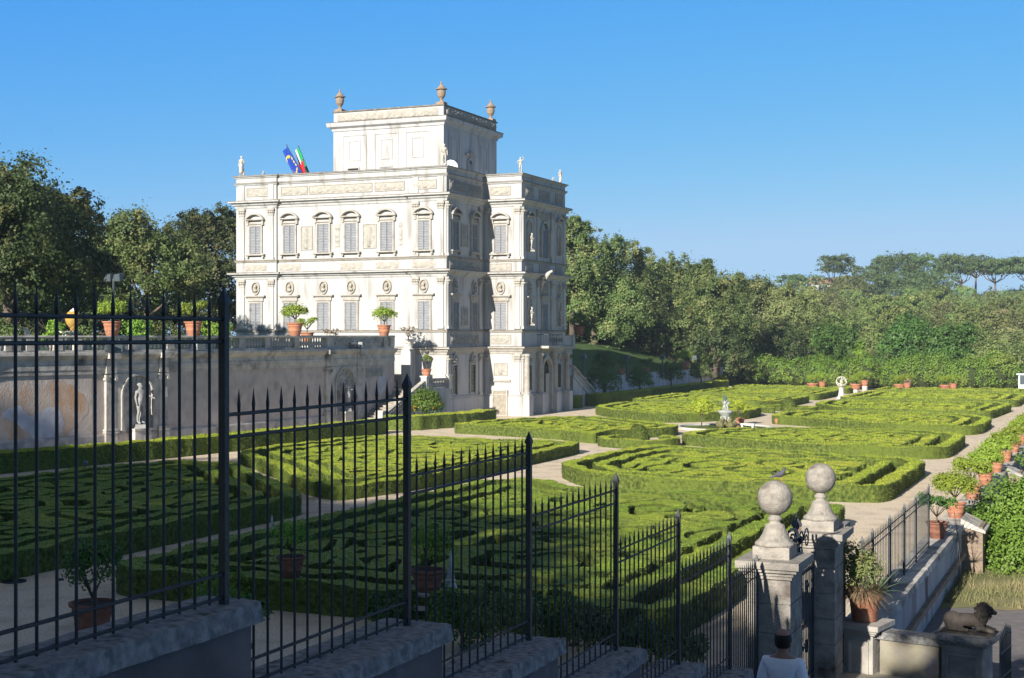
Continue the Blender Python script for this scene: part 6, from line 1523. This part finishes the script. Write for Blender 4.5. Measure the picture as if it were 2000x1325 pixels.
# pot with a young tree on the stair landing rail
cy=citruscrown(207,.5,.9,420,.10,'citrus',stem=.5,sparse=True); potted((-47.03,93.2,3.42),.78,'small terracotta pot with a thin young tree on the stair balustrade','pots by the villa stairs',cy)
q=onz(1120,655,128); potted((q[0]-.1,121.5,6.5),1.1,'terracotta pot on the terrace corner right of the villa wing','pots by the far stairs',cD,'olddarkpot'); potted((-45.6,118.3,3.2),.8,'small pot on the head of the far stairs','pots by the far stairs',cE,'olddarkpot')
LW='pots along the low far wall'
for px,Z,s,c,lb,pt in ((1215,139,.85,cE,'terracotta pot in shade on the low far wall, nearest the villa','terra'),(1264,147,.8,cE,'terracotta pot in shade on the low far wall, between the second and third round trees','terra'),(1339,162,1.25,cA,'sunlit terracotta citrus pot on the low far wall, the larger of the pair','terra'),(1372,172,.95,cA,'sunlit terracotta pot at the far end of the low wall, the smaller of the pair','terra')):
    q=onx(px,-47.6); potted((-47.65,q[1],2.37),s,lb,LW,c,pt)
# tubs before the laurel hedge: pairs
mbt=MB(); mbt.lathe([(.55,0),(.60,.1),(.66,.45),(.72,.5),(.72,.6),(.66,.61),(.62,.5)],(0,0,0),20,cap=False); tub=mkmesh('pot',mbt.v,mbt.f,M['terra'],True)
for px,Z,h0,c,lb,tb in ((1587,160,.5,cA,'lower terracotta tub of the leftmost pair before the far hedge',1),(1606,160,.55,cB,'taller terracotta pot of the leftmost pair before the far hedge',0),(1671,158,.5,cA,'low terracotta tub just right of the armillary sundial',1),(1689,157,.8,cB,'tall terracotta pot on a pedestal right of the armillary sundial',0),(1757,158,.45,cA,'lower terracotta tub of the middle pair before the far hedge',1),(1772,157,.5,cB,'taller terracotta pot of the middle pair before the far hedge',0),(1846,156,.45,cA,'lower terracotta tub of the rightmost pair before the far hedge',1),(1862,155,.5,cB,'taller terracotta pot of the rightmost pair before the far hedge',0)):
    q=onz(px,655,Z); t=thing('potted_citrus',(q[0],q[1],h0),lb,'potted plant','terracotta tubs before the far laurel hedge'); t.scale=(.9,.9,.9)
    link('pot',tub if tb else pm_['terra'],t); link('crown',c[0],t,(0,0,-.1)); link('trunk',c[1],t,(0,0,-.1)); mb=MB(); mb.lathe([(.4,-h0/.9),(.32,-.1),(.4,0)],(0,0,0),12); mb.build('pedestal',M['marble'],t,True,False)
# by the fountain
q=ong(1375,837); tt=thing('young_tree',(q[0],q[1]-.6,0),'small bright yellow-green tree in front of the fountain basin','tree'); rng=np.random.default_rng(9)
link('crown',fastmesh('crown',leaves([((0,0,1.5),(.62,.62,.5)),((.3,0,1.65),(.4,.4,.35)),((-.35,0,1.6),(.35,.35,.35))],4200,.12,rng,.22,.7,12),4,M['yellowleaf']),tt); mb=MB(); mb.tube([(0,0,0),(0,0,.8),(.2,0,1.5)],[.05,.04,.02],6); mb.tube([(0,0,.8),(-.25,0,1.5)],[.04,.015],6); link('trunk',mkmesh('trunk',mb.v,mb.f,M['bark'],True),tt)
q=ong(1446,831); potted((q[0],q[1],0),.7,'terracotta pot with a bright citrus right behind the fountain figures','pots around the fountain',citruscrown(208,.8,1.7,2600,.12,'yellowleaf',stem=.2,sparse=True))
q=ong(1519,829); mb=MB(); t=thing('planter',(q[0],q[1],0),'empty pinkish terracotta pot at the hedge corner right of the fountain','pot'); link('pot',pm_['terra'],t); t.scale=(.55,.55,.55)
# pots on the garden parapet
PP='terracotta citrus pots along the right parapet'
ords=['first','second','third','fourth','fifth','sixth','seventh','eighth','ninth']
for k,y in enumerate((40.6,45.4,50.9,56.0,61.2,66.4,71.8,77.2,83.0)):
    s=(.62,.64,.66,.62,.64,.62,.62,.62,.62)[k]
    potted((-4.62,y,.86),s,'terracotta pot on the right parapet, '+ords[k]+' from the railing',PP,(cE,cH,cJ,cH,cJ,cH,cJ,cH,cJ)[k],'olddarkpot' if k==0 else 'terra')
# agave and dry plants in the big pot on the pedestal
q=TWL(.33,.2,.90); t=thing('potted_agave',q,'plain terracotta pot on the left pedestal overflowing with dry leaves and an agave','potted plant')
mb=MB(); mb.lathe([(.21,0),(.24,.02),(.29,.42),(.32,.44),(.325,.52),(.28,.525),(.27,.45)],(0,0,0),24,cap=False); mb.build('pot',M['terra'],t,True,False)
rg=random.Random(8); mb=MB()
for k in range(34):
    a=rg.uniform(0,6.28); L_=rg.uniform(.55,1.0); el=rg.uniform(.2,1.3); w_=.026; base=Vector((.18+.08*math.cos(a),.08*math.sin(a),.55)); pts=[]
    d=Vector((math.cos(a)*math.cos(el),math.sin(a)*math.cos(el),math.sin(el))); side=Vector((-math.sin(a),math.cos(a),0))
    vs=[]
    for j in range(6):
        u=j/5; p=base+d*L_*u+Vector((0,0,-.28*u*u*L_)); ww=w_*(1-u)*1.2+.003; vs+=[p-side*ww,p+side*ww+Vector((0,0,.0)),]
    mb.add([tuple(v) for v in vs],[(2*j,2*j+1,2*j+3,2*j+2) for j in range(5)])
mb.build('agave_leaves',M['agave'],t,False,False)
mb=MB()
for k in range(900):
    a=rg.uniform(0,6.28); el=rg.uniform(-.5,1.1); L_=rg.uniform(.18,.42); w_=.010; base=Vector((-.05+.22*math.cos(a),.22*math.sin(a),.52+rg.uniform(0,.15))); d=Vector((math.cos(a)*math.cos(el),math.sin(a)*math.cos(el),math.sin(el))); side=Vector((-math.sin(a),math.cos(a),0)); vs=[]
    for j in range(4): u=j/3; p=base+d*L_*u+Vector((0,0,-.35*u*u*L_)); vs+=[p-side*w_*(1.2-u),p+side*w_*(1.2-u)]
    mb.add([tuple(v) for v in vs],[(2*j,2*j+1,2*j+3,2*j+2) for j in range(3)])
mb.build('dry_leaves',M['deadleaf'],t,False,False)
rng=np.random.default_rng(12); link('bushy_foliage',fastmesh('bushy_foliage',leaves([((-.2,0,.85),(.4,.4,.35)),((-.35,0,1.2),(.3,.3,.35)),((0,.05,1.05),(.32,.32,.3))],3200,.05,rng,.25,.4,10,stray=.2),4,M['olive']),t)
mb=MB()
for k in range(26): a=rg.uniform(0,6.28); mb.tube([(-.15,0,.7),(-.2+.25*math.cos(a),.25*math.sin(a),1.1),(-.22+.42*math.cos(a),.4*math.sin(a),rg.uniform(1.1,1.55))],[.006,.004,.002],4); mb.ball((-.22+.42*math.cos(a),.4*math.sin(a),mb.v[-1][2]),.02,5,4)
mb.build('dry_stems',M['deadleaf'],t,False,False)
# trees outside the parapet at the right
def rb(loc,w_,h,lb,seed,lm,n,size,nm='shrub_tree'):
    return tree(nm,lb,None,loc,crownlobes(seed,w_,h,0.1,12,0),n,size,lm,h*.6,.12,seed,clump=.2,per=18,nl=6,spread=w_*.25)
q=onz(2026,1000,43.5); rb((q[0],q[1],-1.2),4.3,2.6,'bright green leafy tree beyond the parapet buttress at the right edge',171,'laurel',32000,.095)
q=onz(2100,900,62); rb((q[0],q[1],-1.2),5.0,2.6,'second green tree farther along the outside of the parapet',172,'laurel',9000,.15)
rng=np.random.default_rng(15); 
# tufts of dry grass at the roadside
n=5000; gx_=rng.normal(-2.2,1.1,n).clip(-4.2,.2); gy_=rng.uniform(38.8,47,n); gx_=np.where(hnoise(gx_,gy_,1.1,4)>-.25,gx_,-4.1); P=np.stack([gx_,gy_,np.full(n,-.62)],axis=1); az=rng.random(n)*6.28; hh=rng.uniform(.05,.30,n)*(1+.5*hnoise(gx_,gy_,1.6,2)); tv=np.stack([np.cos(az),np.sin(az),0*az],axis=1)*.012; lean=rng.normal(size=(n,3))*.08; lean[:,2]=0
V=np.stack([P-tv,P+tv,P+lean+np.stack([0*hh,0*hh,hh],axis=1)],axis=1); o=link('dry_grass',fastmesh('dry_grass',V,3,M['drygrass'])); tag(o,'dry roadside grass below the green tree at the right','grass',None,'stuff')
# --- foreground pots and shrubs behind the railing
mbp=MB(); mbp.lathe([(.34,0),(.34,.07),(.24,.10),(.18,.18),(.20,.36),(.17,.5),(.22,.56),(.30,.62),(.32,.68),(.28,.7)],(0,0,0),16); pedm=mkmesh('pedestal',mbp.v,mbp.f,M['trim'],True)
def pedpot(px,pyb,s,lb,cm,h=.70,pot='olddarkpot'):
    q=ong(px,pyb); t=thing('potted_citrus',(q[0],q[1],h),lb,'potted plant','citrus pots on pedestals near the railing'); t.scale=(s,s,s)
    link('pot',pm_[pot],t); link('soil',soilm,t); link('crown',cm[0],t); link('trunk',cm[1],t)
    p=link('pedestal',pedm,None,(q[0],q[1],0)); tag(p,'baluster-shaped stone pedestal under the '+lb,'pedestal'); p['label']='stone pedestal carrying the pot '+('left' if px<700 else 'right')+' of the tall railing post'; return t
cF=citruscrown(209,.75,1.0,2600,.075,'brightleaf',stem=.15); cG=citruscrown(210,.75,1.1,2600,.075,'brightleaf',stem=.1)
pedpot(568,1186,.70,'dark banded pot on a pedestal behind the second railing panel',cF); pedpot(836,1215,.80,'dark banded pot with a bushy citrus behind the third railing panel',cG,.60)
q=ong(180,1238); potted((q[0],q[1],-.05),1.0,'low terracotta pot with a small dark tree on the shaded gravel, far left',None,citruscrown(211,.62,1.15,2600,.075,'deepleaf',stem=.35,z=.55),'olddarkpot')
q=ong(478,1325); potted((q[0]-.3,q[1],0),.8,'dark pot mostly hidden behind the first plinth end','pots on the shaded gravel',cE,'olddarkpot')
def low(px,py,w_,h,lb,seed,lm='brightleaf',n=3000,size=.07):
    q=ong(px,py); t=tree('shrub',lb,'leafy shrubs along the near garden edge',(q[0],q[1],0),crownlobes(seed,w_,h,0,8,3),n,size,lm,h*.6,.03,seed,clump=.2,per=10,cat='shrub',nl=6,spread=.3)
low(430,1195,1.6,.75,'bright young shrub behind the end of the first railing panel',181); low(500,1180,1.0,.6,'small bright shrub right of the tall railing post',182,n=1500)
for k,(px,py,w_,h) in enumerate(((905,1270,1.6,1.1),(985,1285,1.8,1.3),(1070,1262,1.6,1.0),(1160,1290,1.5,1.0),(1240,1300,1.3,.8),(1330,1310,1.2,.6),(760,1225,1.2,.7))):
    low(px,py,w_,h,('shaded leafy shrub beside the obelisk','tall shaded leafy shrub behind the third plinth slab','shaded shrub left of the gravel patch behind the railing','shaded shrub behind the fourth railing panel','low shrub behind the fifth railing panel','lowest shrub nearest the gate behind the railing','small shrub below the right pot on its pedestal')[k],183+k,'oak' if k%2 else 'deepleaf',3200,.075)
# terrace hedges and bushes behind the balustrade
for k,(px,Z,py,wp) in enumerate(((20,78,632,60),(105,82,625,40),(170,84,636,45),(265,86,630,60),(330,88,634,70),(425,92,632,60))):
    q=onz(px,655,Z); h=EYE+(655-py)*Z/F-5.5; tree('terrace_shrub',('low shrub on the terrace at the far left','bright shrub left of the ochre ball','clipped shrub right of the ochre ball','low shrub right of the first terrace pot','low shrub left of the second terrace pot','low shrub between the second terrace pot and the villa')[k],'shrubs on the terrace',(q[0],q[1],5.5),crownlobes(190+k,wp*Z/F*1.3,h*1.05,0,7,0),2200,.13,'brightleaf' if k%2 else 'oak',h*.6,.05,190+k,clump=.22,per=12,cat='shrub')
plain([(-72,96),(-64,78),(-63,78),(-70.8,96.4)],.1,'x',901) if False else None
# --- trees behind the viewpoint: they throw the long evening shade over the near garden
for k,(x,h,w_) in enumerate(((-66,30,16),(-60,31,16),(-54,32.5,15),(-48,32,15),(-43,30,15),(-38,28,15),(-33,27,14),(-28,25.5,13),(-23,23,13),(-18,21.5,12),(-13,19.8,11),(-8,16.6,10),(-2,14.6,9),(5,11.5,9),(14,12,10))):
    rng=random.Random(k); gz=4.0
    tree('park_tree',('park tree behind the viewpoint casting shade on the garden'),'park trees behind the viewpoint',(x,-22-rng.uniform(0,3),gz),crownlobes(220+k,w_,h-2,2,14,3),9000,.75,'darkoak',h*.7,.45,220+k,nl=6,clump=.3,spread=3)
